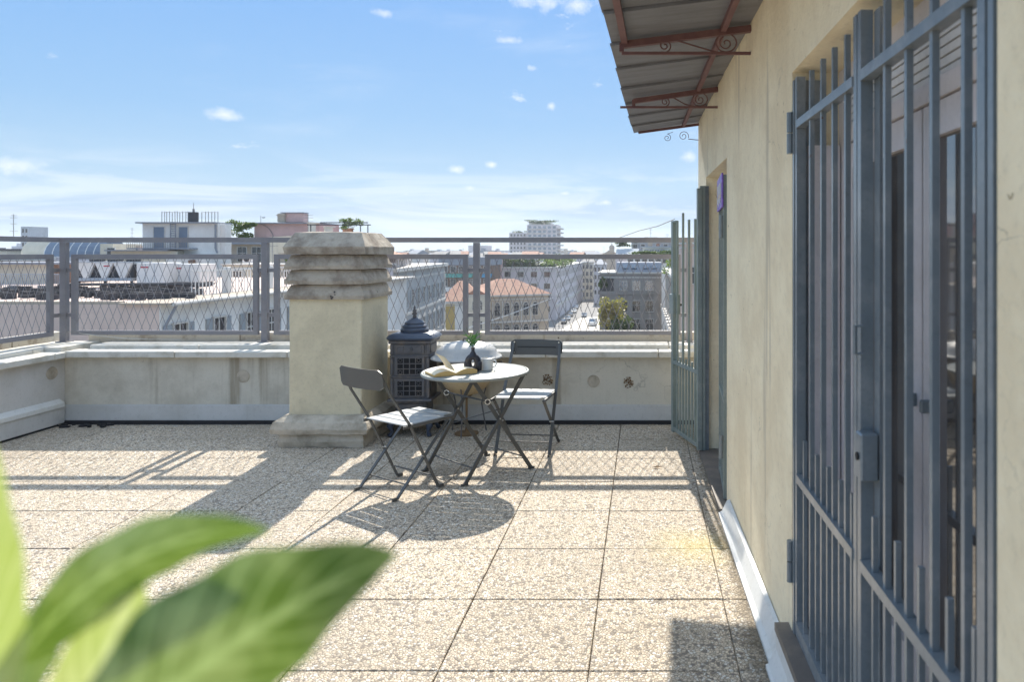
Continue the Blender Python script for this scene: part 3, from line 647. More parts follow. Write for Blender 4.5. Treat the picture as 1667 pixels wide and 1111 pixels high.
# ------------------------------------------------------------------ things on the table
bk = thing('open_book', 'open book with yellowed pages lying on the round table', 'book', (-1.335, 5.09, ZT - .004), R(34))
for s in (-1, 1):
    n = 8; V = []
    prof = [(s * 0.15 * (i / n), 0.004 + 0.030 * math.sin(math.pi * min(1, (i / n) * 0.75 + 0.12)) * (1 if i < n else .9) + (0.012 if s > 0 else 0) * (i / n)) for i in range(n + 1)]
    poly = prof + [(s * 0.15, 0.002), (0, 0.002)]
    if s > 0: poly = poly
    MB().prism(poly, 'y', -0.10, 0.10).build('page_block', M['page_edge'], bk)
    mb = MB(); pr = [(x, z + .0012) for x, z in prof]
    for (x0, z0), (x1, z1) in zip(pr, pr[1:]): mb.quad((x0, -.0995, z0), (x1, -.0995, z1), (x1, .0995, z1), (x0, .0995, z0))
    mb.build('page', M['paper'], bk)
mb = MB(); n = 7
for i in range(n):
    a0, a1 = i / n, (i + 1) / n
    f = lambda t: (-0.005 - 0.055 * t - 0.02 * t * t, 0.03 + 0.115 * t - 0.01 * t * t)
    (x0, z0), (x1, z1) = f(a0), f(a1); mb.quad((x0, -.09, z0), (x1, -.09, z1), (x1, .095, z1), (x0, .095, z0))
o = mb.build('page', M['paper'], bk); o['label'] = 'raised page standing up'
va = thing('vase', 'black ring vase with a green sprig standing on the round table', 'vase', at(770, 601, 5.17).to_2d().to_3d() + Vector((0, 0, ZT - .004)))
bm = MB(); prof = [(0.048, 0.0), (0.052, 0.02), (0.054, 0.06), (0.052, 0.095), (0.040, 0.118), (0.02, 0.132), (0.012, 0.145), (0.012, 0.165), (0.016, 0.172)]
# body of two arms round the hole: a tube ring flattened plus neck and foot
ring = [(0.034 * math.cos(a), 0, 0.062 + 0.044 * math.sin(a)) for a in [2 * math.pi * k / 24 for k in range(24)]]
bm.tube(ring, 0.024, 10, closed=True); bm.box((0, 0, .008), (0.09, .05, .016), bev=.005)
bm.box((-.046, 0, .04), (.03, .046, .07), bev=.008); bm.box((.046, 0, .04), (.03, .046, .07), bev=.008)
bm.lathe([(0.03, 0.112), (0.02, 0.132), (0.012, 0.145), (0.012, 0.165), (0.016, 0.172)], n=14)
bm.build('body', M['ceramic_black'], va, True, auto=50)
mb = MB()
for k in range(46):
    a = random.uniform(0, 6.28); l = random.uniform(.03, .085); e = random.uniform(.2, 1.3)
    b0 = Vector((random.uniform(-.03, .012), random.uniform(-.01, .01), .17 + random.uniform(0, .07))); d_ = Vector((math.cos(a) * math.cos(e), math.sin(a) * math.cos(e), math.sin(e)))
    w = d_.cross(Vector((0.3, 1, 0.2))).normalized() * .0045; m1 = b0 + d_ * l * .5 + Vector((0, 0, .004)); t1 = b0 + d_ * l
    mb.quad(b0, m1 - w, t1, m1 + w)
mb.build('leaf_tuft', M['leaf_sprig'], va)
mb = MB()
for dx, l in ((-.075, .13), (-.05, .15), (.06, .09), (-.02, .11)): mb.tube([(0, 0, .165), (dx * .4, 0, .165 + l * .5), (dx, .01, .165 + l)], .0012, 4)
mb.build('stem', M['leaf_sprig'], va)
mg = thing('mug', 'white ceramic mug standing beside the black vase', 'mug', at(793, 592, 5.24).to_2d().to_3d() + Vector((0, 0, ZT - .004)))
MB().lathe([(0.036, 0.0), (0.041, 0.004), (0.042, 0.085), (0.0385, 0.086), (0.037, 0.01), (0.002, 0.009)], n=28).build('cup', M['ceramic_white'], mg, True, auto=40)
MB().tube([(.041, 0, .068), (.062, 0, .066), (.066, 0, .045), (.058, 0, .026), (.041, 0, .022)], .005, 6).build('handle', M['ceramic_white'], mg, True)

# ------------------------------------------------------------------ house on the right
HR = math.atan(0.019)
hs = thing('house', 'cream plastered penthouse wall with two gated doorways along the right side', 'building', (0.59, 0, 0), HR)
HT = 3.4
D1a, D1b, D1t, D1s = 1.18, 2.67, 2.20, 0.17
D2a, D2b, D2t = 4.47, 5.68, 2.12
FE = 6.33; TH = 0.32
w = MB()
w.span((0, -3, 0), (TH, D1a, HT)).span((0, D1b, 0), (TH, D2a, HT)).span((0, D2b, 0), (TH, FE, HT))
w.span((0, D1a, D1t), (TH, D1b, HT)).span((0, D2a, D2t), (TH, D2b, HT)).span((0, D1a, -.02), (TH, D1b, D1s - .03))
w.build('wall', M['plaster'], hs)
MB().span((TH + 1.6, -3, 0), (TH + 1.7, FE, HT)).span((TH, FE - .1, 0), (TH + 1.6, FE, HT)).span((TH, -3, 0), (TH + 1.6, -2.9, HT)).span((TH, D1b + .35, 0), (TH + 1.6, D1b + .42, HT)).build('room_wall', M['door_white'], hs)
MB().span((0.003, -3, HT), (TH + 1.7, FE, HT + .12)).build('roof', M['canopy'], hs)
MB().span((-.053, D1a - .0, D1s - .028), (TH - .01, D1b + .06, D1s)).build('door_sill', M['sill'], hs)
MB().span((-.06, D2a - .12, -.02), (TH, D2b + .05, 0.022)).build('door_sill', M['sill'], hs)
MB().span((TH, -2.9, D1s - .05), (TH + 1.6, FE - .1, D1s - .031)).build('room_floor', M['sill'], hs)
# metal flashing strip at the wall foot
fm = MB(); prof = [(-.068, -.015), (-.070, .016), (-.064, .018), (-.050, .026), (-.022, .085), (-.004, .092), (-.004, -.015)]
fm.prism(prof, 'y', D1b + 0.065, D2a - .16); fm.build('wall_flashing', M['white_flash'], hs)
fm = MB(); fm.prism([(-.085, -.015), (-.087, .016), (-.078, .019), (-.050, .08), (-.050, .135), (-.002, .135), (-.002, -.015)], 'y', -1.0, D1b + .055); fm.build('wall_flashing', M['white_flash'], hs)
# --- door 1 joinery behind its grille
dr = MB(); X0 = 0.17
fm = MB(); fm.span((X0, D1a, D1s), (X0 + .07, D1a + .07, D1t)).span((X0, D1b - .07, D1s), (X0 + .07, D1b, D1t)).span((X0, D1a + .07, D1t - .06), (X0 + .07, D1b - .07, D1t)).span((X0, D1a + .07, 1.93), (X0 + .07, D1b - .07, 1.98)).build('door_frame', M['door'], hs)
# transom: pale horizontal slats
for k in range(6):
    z = 1.985 + k * 0.0265
    MB().box((X0 + .03, (D1a + D1b) / 2, z + .012), (.012, D1b - D1a - .145, .021)).build('transom_slat', M['door_white'], hs)
ym = 1.93
for a, b in ((D1a + .07, ym - .005), (ym + .005, D1b - .07)):
    ds = MB(); st_ = 0.062
    ds.span((X0 + .01, a, D1s + .01), (X0 + .055, a + st_, 1.925)).span((X0 + .01, b - st_, D1s + .01), (X0 + .055, b, 1.925))
    ds.span((X0 + .01, a + st_, D1s + .01), (X0 + .055, b - st_, D1s + .28)).span((X0 + .01, a + st_, 1.84), (X0 + .055, b - st_, 1.925))
    dd = ds.build('door', M['door'], hs)
    MB().span((X0 + .028, a + st_, D1s + .28), (X0 + .034, b - st_, 1.84)).build('pane', M['glass'], dd)
    MB().box((X0 + .0, (b if a < ym - .2 else a) + (-.04 if a < ym - .2 else .04), 1.15), (.03, .014, .035), bev=.004).build('handle', M['gate'], dd)
mb = MB()
for k in range(26):
    y0 = D1b - .10 - k * .012
    mb.span((X0 - .06, y0 - .009, D1s + .03), (X0 - .052 + (k % 3) * .004, y0, 1.9))
cu = MB()
# shutter leaf folded against the far reveal
MB().span((0.05, D1b - .035, D1s + .01), (X0 - .005, D1b - .005, 1.93)).build('shutter', M['door'], hs)
MB().span((0.05, D1a + .005, D1s + .01), (X0 - .005, D1a + .035, 1.93)).build('shutter', M['door'], hs)
# door 2: recessed door
MB().span((0.2, D2a + .01, .023), (.25, D2b - .01, D2t - .01)).build('door', M['door'], hs)

def gate1():
    g_ = thing('security_gate', 'tall grey double barred gate across the near doorway', 'gate', hs.matrix_basis @ Vector((0, 0, 0)), HR)
    xg = 0.024; t = 0.016
    y0, y1 = D1a + .012, D1b - .012; ymid = 1.915
    # fixed frame
    MB().span((xg - .025, y1 - .02, D1s + .002), (xg + .075, y1, 2.165)).build('frame_post', M['gate'], g_)
    MB().span((xg - .025, y0, D1s + .002), (xg + .03, y0 + .018, 2.165)).build('frame_post', M['gate'], g_)
    MB().span((xg - .02, y0 + .03, D1s + .002), (xg + .03, y1 - .02, D1s + .03)).build('bottom_rail', M['gate'], g_)
    for (a, b, bars, k) in ((ymid + .004, y1 - .024, [2.436, 2.292, 2.164, 2.037], 0), (y0 + .034, ymid - .004, [1.722, 1.589, 1.455, 1.316], 1)):
        top = 2.15
        MB().span((xg - .022, a, D1s + .035), (xg + .01, a + .028, 2.17)).build('stile', M['gate'], g_)
        MB().span((xg - .022, b - .028, D1s + .035), (xg + .01, b, 2.17)).build('stile', M['gate'], g_)
        for z in (0.745, 2.0, D1s + .05): MB().span((xg - .026, a + .029, z - .014), (xg + .006, b - .029, z + .014)).build('rail', M['gate'], g_)
        for yb in bars: MB().span((xg - .018, yb - .007, D1s + .064), (xg - .003, yb + .007, top)).build('bar', M['gate'], g_)
        allb = [b - .014] + bars + [a + .014]
        for u, v in zip(allb, allb[1:]):
            yc = (u + v) / 2
            MB().span((xg - .017, yc - .006, D1s + .064), (xg - .004, yc + .006, 0.895)).build('short_bar', M['gate'], g_)
    # wide flat cover on the centre, lock plate and lock box
    MB().span((xg + .012, ymid - .075, D1s + .035), (xg + .02, ymid - .032, 2.165)).build('cover_strip', M['gate'], g_)
    lp = MB().span((xg + .0, ymid + .033, 0.90), (xg + .008, ymid + .105, 1.17)).build('lock_plate', M['gate'], g_)
    lb = MB().span((xg - .035, ymid - .075, .97), (xg + .01, ymid - .028, 1.09), bev=.004).build('lock_box', M['gate'], g_)
    MB().tube([(xg - .036, ymid - .052, 1.03), (xg - .040, ymid - .052, 1.03)], .010, 10).build('key_hole', M['iron_dark'], lb)
    for z in (.42, 1.98): MB().tube([(xg - .030, y1 + .018, z - .075), (xg - .030, y1 + .018, z - .002)], .0125, 10).tube([(xg - .030, y1 + .018, z + .002), (xg - .030, y1 + .018, z + .075)], .0125, 10).build('hinge', M['gate'], g_)
    MB().tube([(xg - .025, 1.86, 1.29), (xg - .045, 1.86, 1.29), (xg - .045, 1.86, 1.36), (xg - .025, 1.86, 1.36)], .005, 6).build('pull', M['gate'], g_)
gate1()
def gate_leaf(name, label, origin, rz, L, Hb, tops, mat, lock=False, low=0.62):
    g_ = thing(name, label, 'gate', origin, rz)
    MB().span((0, -.016, .03), (.03, .016, Hb)).build('stile', mat, g_)
    MB().span((L - .045, -.016, .03), (L, .016, tops[-1])).build('stile', mat, g_)
    for z in (low, .06): MB().span((.031, -.014, z - .014), (L - .046, .014, z + .014)).build('rail', mat, g_)
    n = len(tops) - 1
    for k in range(n):
        x = .03 + (L - .075) * (k + .5) / n
        MB().span((x - .008, -.008, .075), (x + .008, .008, tops[k])).build('bar', mat, g_)
        if k < n - 1:
            xs = x + (L - .075) / n / 2
            MB().span((xs - .007, -.007, .075), (xs + .007, .007, low + .06)).build('short_bar', mat, g_)
    MB().span((L - .10, -.014, tops[-1] - .01), (L + .005, .014, tops[-1] + .004)).build('top_cap', mat, g_)
    if lock:
        lb = MB().span((L - .085, -.035, 1.02), (L + .01, .03, 1.19), bev=.005).build('lock_box', mat, g_)
        MB().tube([(L - .05, -.036, 1.10), (L - .05, -.06, 1.10)], .012, 10).tube([(L - .05, -.06, 1.10), (L + .02, -.066, 1.108)], .007, 8).build('handle', M['iron'], lb)
        MB().span((L - .075, -.0365, 1.15), (L - .03, -.035, 1.153)).build('slot', M['rivet'], lb)
    return g_
hinge = Vector((0.428, 5.60, 0)); tip = Vector((0.246, 6.20, 0)); dv = tip - hinge
gl = gate_leaf('gate_leaf', 'open green grey barred gate leaf with lock in front of the far parapet', hinge, math.atan2(dv.y, dv.x), dv.length, 2.03, [1.80, 1.80, 1.86, 1.80, 1.80], M['gate_green'], True)
post = thing('gate_jamb', 'dark green upright carrying the open gate leaf at the house corner', 'gate jamb', (0.45, 5.66, 0), HR)
MB().span((-.02, -.04, .02), (.02, .0, 2.05)).build('post', M['gate_green'], post)
MB().span((.021, -.02, .02), (.05, .02, 2.05)).build('stop_strip', M['gate'], post)
g3o = hs.matrix_basis @ Vector((.0, D2a + .03, 0))
g3 = gate_leaf('gate_leaf', 'closed grey barred gate leaf of the far doorway with purple wrap', g3o, HR + R(86), .58, 2.02, [2.0, 2.0, 2.0, 2.0, 2.0], M['gate_green'])
for z in (.35, 1.7): MB().tube([(0.0, .03, z - .07), (0.0, .03, z + .07)], .012, 8).build('hinge', M['gate'], g3)
pw = MB().span((-.01, .018, 1.82), (.56, .028, 2.03)).build('plastic_wrap', M['purple'], g3)
sc = MB()
for k in range(7):
    x = .06 + k * .06; sc.tube([(x, .030, 1.84 + random.random() * .03), (x + .03, .030, 1.88 + random.random() * .03), (x - .01, .030, 1.91), (x + .02, .030, 1.98)], .0028, 4)
sc.build('scrawl', M['door_white'], pw)

# ------------------------------------------------------------------ canopy
cn = thing('canopy', 'grey sheet metal canopy on maroon iron brackets above the doorways', 'canopy', (0, 0, 0))
def wallx(y): return 0.59 - 0.019 * y
def outx(y): return -0.275 + 0.030 * y
ys = [1.2, 1.7, 2.2, 2.7, 3.15, 3.63, 4.12, 4.62, 5.10, 5.58, 6.0, 6.38]
for a, b in zip(ys, ys[1:]):
    zo, zw, t = 2.575, 2.665, .004
    mb = MB(); L_ = 0.03
    n = 4
    secs = []
    for i in range(n + 1):
        y = a + (b + .03 - a) * i / n; dz = 0.007 * i / n
        secs.append((y, dz))
    jx = random.uniform(-.012, .012)
    for s in range(n):
        (y0, d0), (y1, d1) = secs[s], secs[s + 1]
        lo_ = [(outx(y0) + jx, y0, zo + d0), (wallx(y0) + .04, y0, zw + d0), (wallx(y1) + .04, y1, zw + d1), (outx(y1) + jx, y1, zo + d1)]
        hi_ = [(x, y, z + t) for x, y, z in lo_]
        A = [mb.bm.verts.new(v) for v in lo_]; B = [mb.bm.verts.new(v) for v in hi_]
        mb.bm.faces.new(A); mb.bm.faces.new(B[::-1])
        for k in range(4):
            if (k == 2 and s < n - 1) or (k == 0 and s > 0): continue
            try: mb.bm.faces.new((A[k], A[(k + 1) % 4], B[(k + 1) % 4], B[k]))
            except Exception: pass
    # folded seam
    mb.bar((outx(a) + jx, a, zo - .004), (wallx(a) - .004, a, zw - .004), .008, .014)
    mb.build('roof_panel', M['canopy'], cn)
def spiral(c, r0, turns, start, d_=1, n=26, plane='xz'):
    P = []
    for i in range(n):
        t = i / (n - 1); r = r0 * (1 - .82 * t); a = start + d_ * turns * 2 * math.pi * t
        P.append(Vector(c) + Vector((r * math.cos(a), 0, r * math.sin(a))))
    return P
for y in (2.25, 3.58, 4.92):
    zb = 2.515 if y > 3 else 2.56
    xw, xo = wallx(y), outx(y) + .06
    b_ = MB().bar((xo - .0, y, 2.555), (xw, y, 2.635), .03, .032).build('bracket', M['maroon'], cn)
    MB().bar((xo - (.09 if y > 4.5 else 0), y, zb), (xw - .002, y, zb), .014, .014).build('strut', M['maroon'], b_)
    MB().bar((xo, y, zb + .008), (xo, y, 2.565), .022, .022).build('spacer', M['maroon'], b_)
    s_ = MB(); s_.tube(spiral((xo + .21, y, zb + .036), .032, 1.6, -1.57, 1), .0035, 5); s_.tube([(xw - .12 + .05 * math.cos(a), y, zb + .052 + .045 * math.sin(a)) for a in [k * .35 for k in range(18)]], .0038, 5, closed=True)
    s_.tube(spiral((xw - .12, y, zb + .05), .035, 1.3, 2.0, 1), .0035, 5)
    s_.tube([(xo + .2, y, zb + .072), (xo + .27, y, zb + .062), (xw - .22, y, zb + .02), (xw - .17, y, zb + .006)], .004, 5)
    s_.build('scroll', M['maroon'], b_)
MB().bar((wallx(1.2) - .14, 1.2, 2.63), (wallx(6.28) - .13, 6.28, 2.63), .026, .03).build('purlin', M['maroon'], cn)
MB().bar((outx(1.2) + .075, 1.2, 2.566), (outx(3.6) + .075, 3.6, 2.566), .03, .018).build('purlin', M['maroon'], cn)
MB().bar((outx(6.28) + .04, 6.285, 2.565), (wallx(6.28), 6.285, 2.635), .018, .02).build('end_bar', M['maroon'], cn)
s_ = MB(); y = 6.28
s_.tube(spiral((.20, y, 2.52), .034, 1.5, 1.57, -1), .0022, 4)
s_.tube([(.20, y, 2.552), (.25, y, 2.57)], .002, 4); s_.build('scroll', M['maroon'], cn)
s_ = MB().tube(spiral((.34, y, 2.535), .045, 1.6, -0.4, 1), .0024, 4).tube([(.38, y, 2.51), (wallx(y), y, 2.50)], .003, 4); s_.build('scroll', M['maroon'], cn)

# ------------------------------------------------------------------ foreground plant
def leaf(par, pts, hw, mat, cup=0.15, roll=0.0, n=22, m=8, shape=0.9):
    # pts: midrib control points; quadratic through three points
    a, b, c = [Vector(p) for p in pts]; hw *= 0.78
    me = bpy.data.meshes.new('leaf'); V = []; Fc = []; UV = []
    for i in range(n + 1):
        t = i / n
        p = a * (1 - t) ** 2 + b * 2 * t * (1 - t) + c * t * t
        tg = ((b - a) * (1 - t) + (c - b) * t).normalized()
        vw = Vector((math.sin(roll), math.cos(roll) * .9, math.cos(roll) * .25)).normalized()
        sd_ = tg.cross(vw).normalized(); nr = sd_.cross(tg).normalized()
        w = hw * (math.sin(math.pi * min(1, t ** .75)) ** shape) * (1 + .05 * math.sin(t * 23))
        if t == 1: w = 0.0004
        for j in range(m + 1):
            u = -1 + 2 * j / m
            V.append(p + sd_ * u * w + nr * (cup * w * u * u + .04 * w * math.sin(9 * t + 3 * u)))
            UV.append((t, (u + 1) / 2))
    for i in range(n):
        for j in range(m):
            k = i * (m + 1) + j; Fc.append((k, k + 1, k + m + 2, k + m + 1))
    me.from_pydata(V, [], Fc); uv = me.uv_layers.new(name='UVMap')
    for lp in me.loops: uv.data[lp.index].uv = UV[lp.vertex_index]
    for p in me.polygons: p.use_smooth = True
    me.materials.append(mat); o = bpy.data.objects.new('leaf', me); col.objects.link(o); o.parent = par; return o
base = Vector((-0.26, 0.28, 0))
fp = thing('potted_plant', 'out of focus green leafy plant close to the camera at lower left', 'plant', base)
KL = 0.78
L_ = lambda px, py, Y: at(px, py, Y * KL) - base
leaf(fp, (L_(140, 1250, .33), L_(380, 1010, .33), L_(648, 903, .38)), .036, M['leaf'], .25, .0, shape=.75)
leaf(fp, (L_(20, 1090, .36), L_(190, 850, .36), L_(440, 866, .37)), .0165, M['leaf'], .3, .2, shape=.7)
leaf(fp, (L_(-40, 1260, .34), L_(-5, 960, .34), L_(-22, 690, .35)), .0165, M['leaf_sunlit'], .2, .1)
leaf(fp, (L_(60, 1330, .36), L_(150, 1100, .36), L_(235, 930, .37)), .020, M['leaf_sunlit'], .2, -.2)
leaf(fp, (L_(-60, 1200, .37), L_(40, 1060, .38), L_(110, 990, .40)), .016, M['leaf'], .2, .2)
potz = 1.12
for px, py, Y in ((140, 1250, .33), (20, 1090, .36), (-40, 1260, .34), (60, 1330, .36), (-60, 1200, .37)):
    e = L_(px, py, Y); MB().tube([(0, 0, potz - .01), (e.x * .5, e.y * .5, (potz + e.z) / 2 + .01), e], .0022, 5).build('stem', M['fol_green'], fp)
MB().lathe([(.05, potz - .14), (.07, potz - .02), (.075, potz), (.066, potz), (.06, potz - .02)], n=24).build('pot', M['rust'], fp)
MB().lathe([(.14, 0), (.14, .02), (.02, .04), (.02, potz - .17), (.08, potz - .16), (.08, potz - .141)], n=20).build('stand', M['iron'], fp)

# ------------------------------------------------------------------ the city
win_cache = {}
def win_meshes(w, h, style):
    key = (round(w, 2), round(h, 2), style)
    if key in win_cache: return win_cache[key]
    t = max(.06, w * .08)
    f = MB(); f.span((-w / 2 - t, -.10, 0), (-w / 2, .02, h)).span((w / 2, -.10, 0), (w / 2 + t, .02, h)).span((-w / 2 - t, -.10, h), (w / 2 + t, .02, h + t)).span((-w / 2 - t * 1.5, -.18, -t), (w / 2 + t * 1.5, .02, -.003))
    if style != 'dark': f.span((-.025, -.05, 0), (.025, .0, h)).span((-w / 2, -.05, h * .62), (-.03, .0, h * .62 + .05)).span((.03, -.05, h * .62), (w / 2, .0, h * .62 + .05))
    if style == 'arch': f.tube([(w * .5 * math.cos(a), -.05, h + w * .5 * math.sin(a)) for a in [k * math.pi / 8 for k in range(9)]], t * .9, 4)
    fo = f.build('window', M['c_frame']); fm_ = fo.data; bpy.data.objects.remove(fo)
    p = MB(); p.span((-w / 2, -.02, 0), (w / 2, -.004, h))
    if style == 'arch': p.prism([(w * .5 * math.cos(k * math.pi / 8), h + w * .5 * math.sin(k * math.pi / 8)) for k in range(9)], 'y', -.02, -.004)
    po = p.build('pane', M['pane_sky'] if style == 'blue' else M['pane']); pm = po.data; bpy.data.objects.remove(po)
    sm = None
    if style == 'shutter':
        s = MB()
        s.span((-(w / 2 - .02) / 2, -.06, 0), ((w / 2 - .02) / 2, -.01, h))
        for k in range(1, 7): s.span((-(w / 2 - .02) / 2 + .05, -.075, h * k / 7 - .04), ((w / 2 - .02) / 2 - .05, -.0605, h * k / 7 + .04))
        so = s.build('shutter', M['c_shutter']); sm = so.data; bpy.data.objects.remove(so)
    win_cache[key] = (fm_, pm, sm); return win_cache[key]
def window(root, p, rz, w, h, style='plain'):
    f, pn, sh = win_meshes(w, h, style)
    o = inst('window', f, root, p, rz); inst('pane', pn, o)
    if sh:
        tq = max(.06, w * .08); xq = (w / 2 + tq + .02 + w + tq) / 2
        inst('shutter', sh, o, (-xq, 0, 0)); inst('shutter', sh, o, (xq, 0, 0))
    return o
def bld(label, A, B, depth, ztop, wall, front=None, right=None, left=None, zbot=None, name='building', group=None, cat='building', cornice=None, roof=None, style='plain'):
    """A, B: front corners (x, y); windows given as (heights below the top, positions along in metres, w, h[, style])"""
    A, B = Vector((A[0], A[1], 0)), Vector((B[0], B[1], 0)); d_ = B - A; L = d_.length; rz = math.atan2(d_.y, d_.x)
    zb = GZ if zbot is None else zbot
    r = thing(name, label, cat, (A.x, A.y, zb), rz, group); Ht = ztop - zb
    MB().span((0, 0, 0), (L, depth, Ht)).build('wall', M[wall], r)
    if cornice:
        MB().span((-cornice, -cornice, Ht + .003), (L + cornice, depth + cornice, Ht + .003 + cornice * .8)).build('cornice', M['c_frame'], r)
        MB().span((-.08, -.08, Ht - cornice * 2.2), (L + .08, -.002, Ht - cornice * 1.6)).build('string_course', M['c_frame'], r)
    for face, spec in (('f', front), ('r', right), ('l', left)):
        for s in spec or ():
            hs_, xs, w, h = s[:4]; stl = s[4] if len(s) > 4 else style
            for dz in hs_:
                z = Ht - dz - h
                if z < 0: continue
                for x in xs:
                    if face == 'f': window(r, (x, 0, z), 0, w, h, stl)
                    elif face == 'r': window(r, (L, x, z), R(90), w, h, stl)
                    else: window(r, (0, x, z), R(-90), w, h, stl)
    if roof:
        rh, ov, mt = roof
        MB().rings([(-ov, L + ov, -ov, depth + ov, Ht + .4), (min(depth, L) * .4, L - min(depth, L) * .4, depth * .46, depth * .54, Ht + .4 + rh)]).build('roof', M[mt], r)
        MB().span((-ov, -ov, Ht + .004), (L + ov, depth + ov, Ht + .395)).build('eave', M['c_frame'], r)
    if not roof and L > 7 and depth > 7 and Ht > 5 and depth != 26 and cat == 'building':
        rg = random.Random(int(L * 97)); sc_ = 1.0
        for k in range(rg.randint(2, 4)):
            x, y = rg.uniform(.1, .9) * L, rg.uniform(.2, .6) * min(depth, 30); h_ = rg.uniform(.7, 1.5)
            MB().span((x, y, Ht + .004), (x + rg.uniform(.5, 1.0), y + .6, Ht + h_)).span((x - .08, y - .08, Ht + h_ + .003), (x + 1.05, y + .7, Ht + h_ + .12)).build('chimney', M[rg.choice(('c_beige', 'c_tile', 'c_frame'))], r)
        x = rg.uniform(.2, .8) * L
        m_ = MB().tube([(x, 3, Ht), (x, 3, Ht + 2.4)], .035, 5)
        for zz_ in (2.3, 2.0, 1.6): m_.tube([(x - .5, 3, Ht + zz_), (x + .5, 3, Ht + zz_)], .02, 4)
        m_.build('aerial', M['c_stone'], r)
    r['_L'] = L; r['_H'] = Ht
    return r
def fr(n, L, m=1.5): return [m + (L - 2 * m) * i / max(1, n - 1) for i in range(n)]
def foliage(name, mat, par, c, rad, n, size, seed=0, clumps=10):
    rng = random.Random(seed); V = []; Fc = []
    cl = [(Vector((rng.uniform(-1, 1) * rad[0], rng.uniform(-1, 1) * rad[1], rng.uniform(-1, 1) * rad[2])) * .75, rng.uniform(.25, .5)) for _ in range(clumps)]
    for k in range(n):
        cc, cr = cl[rng.randrange(clumps)]
        dd = Vector((rng.gauss(0, 1), rng.gauss(0, 1), rng.gauss(0, 1))).normalized() * rng.random() ** .4
        p = Vector(c) + cc + Vector((dd.x * rad[0], dd.y * rad[1], dd.z * rad[2])) * cr
        a = Vector((rng.gauss(0, 1), rng.gauss(0, 1), rng.gauss(0, 1))).normalized() * size; b = a.cross(Vector((rng.gauss(0, 1), rng.gauss(0, 1), rng.gauss(0, 1)))).normalized() * size * .6
        i = len(V); V += [p - a, p - b, p + a, p + b]; Fc.append((i, i + 1, i + 2, i + 3))
    me = bpy.data.meshes.new(name); me.from_pydata(V, [], Fc); me.materials.append(mat)
    o = bpy.data.objects.new(name, me); col.objects.link(o)
    if par: o.parent = par
    return o
def tree(label, x, y, z0, h, rad, mat, n=900, size=.35, group=None, seed=0, name='tree'):
    t = thing(name, label, 'tree', (x, y, z0), 0, group)
    MB().tube([(0, 0, 0), (.1, 0, h * .3), (0, .1, h * .6), (.05, 0, h * .85)], [h * .022, h * .018, h * .012, h * .004], 7).build('trunk', M['bark'], t)
    rng = random.Random(seed); lm = MB()
    for k in range(6):
        a = rng.uniform(0, 6.28); zz_ = h * rng.uniform(.35, .65)
        lm.tube([(0, 0, zz_), (math.cos(a) * rad * .4, math.sin(a) * rad * .4, zz_ + h * .12), (math.cos(a) * rad * .75, math.sin(a) * rad * .75, zz_ + h * .2)], [h * .009, h * .006, h * .002], 5)
    lm.build('limb', M['bark'], t)
    foliage('crown', mat, t, (0, 0, h * .66), (rad, rad, h * .34), n, size, seed, 14)
    return t
def hedge(label, A, B, z, h, mat, n=400, size=.25, dep=1.0, seed=0, cat='hedge', name='hedge', group=None):
    A, B = Vector(A), Vector(B); L = (B - A).length
    o = foliage(name, mat, None, (0, 0, h / 2), (L / 2 * 1.25, dep, h / 2 * 1.4), n, size, seed, max(8, int(L)))
    o.location = ((A.x + B.x) / 2, (A.y + B.y) / 2, z); o.rotation_euler = (0, 0, math.atan2(B.y - A.y, B.x - A.x)); tag(o, label, cat, group); return o
def P2(px, Y): return (ax(px, Y), Y)
def railing_city(label, A, B, z, h, n, mat='c_white', thick=.03, name='balustrade', group=None):
    A, B = Vector((A[0], A[1], 0)), Vector((B[0], B[1], 0)); L = (B - A).length
    r = thing(name, label, 'railing', (A.x, A.y, z), math.atan2(B.y - A.y, B.x - A.x), group)
    MB().span((0, -thick, h - 2 * thick), (L, thick, h)).build('top_rail', M[mat], r)
    b = MB()
    for k in range(n + 1):
        x = L * k / n; b.span((x - thick / 2, -thick / 2, 0), (x + thick / 2, thick / 2, h - 2 * thick - .001))
    b.build('balusters', M[mat], r)['kind'] = 'stuff'
    return r

# --- near left: pink end wall, white flank with windows (X = -16.5)
XG = -16.5; zt = -0.27
nb = bld('long house with pink end wall and white flank left of the chimney', (-40, 25), (XG, 25), 26, zt, 'c_pink', right=[([0.75], [1.0, 3.4, 5.7, 7.4, 9.7, 12], .75, 1.6, 'shutter'), ([4.2], [1.0, 3.4, 5.7, 7.4, 9.7], .75, 1.6, 'shutter')])
Ln, Hn = nb['_L'], nb['_H']
MB().span((Ln, 0.02, 0), (Ln + .04, 26, Hn - .02)).build('flank_wall', M['c_white'], nb)
for o in [x for x in bpy.data.objects if x.parent == nb and x.name.startswith('window')]: o.location.x += .05
MB().span((Ln - 1.3, -.15, Hn + .003), (Ln + .55, 26, Hn + .06)).build('eave', M['c_beige'], nb)
MB().tube([(Ln + .58, -.15, Hn + .02), (Ln + .58, 26, Hn + .02)], .07, 8).build('gutter', M['c_frame'], nb)
MB().tube([(Ln + .55, .1, Hn), (Ln + .1, .15, Hn - .8), (Ln + .1, .15, 0)], .05, 8).build('downpipe', M['c_lead'], nb)
MB().span((0, 0.0, Hn + .003), (Ln - 1.32, .25, Hn + .10)).build('roof_edge', M['c_beige'], nb)
for a in range(5):
    pass
railing_city('white railing panels along the roof of the pink ended house', (XG - 1.1, 28.6), (XG - 1.1, 50), zt + .06, 1.0, 90, 'c_white', .03)
MB_ = MB
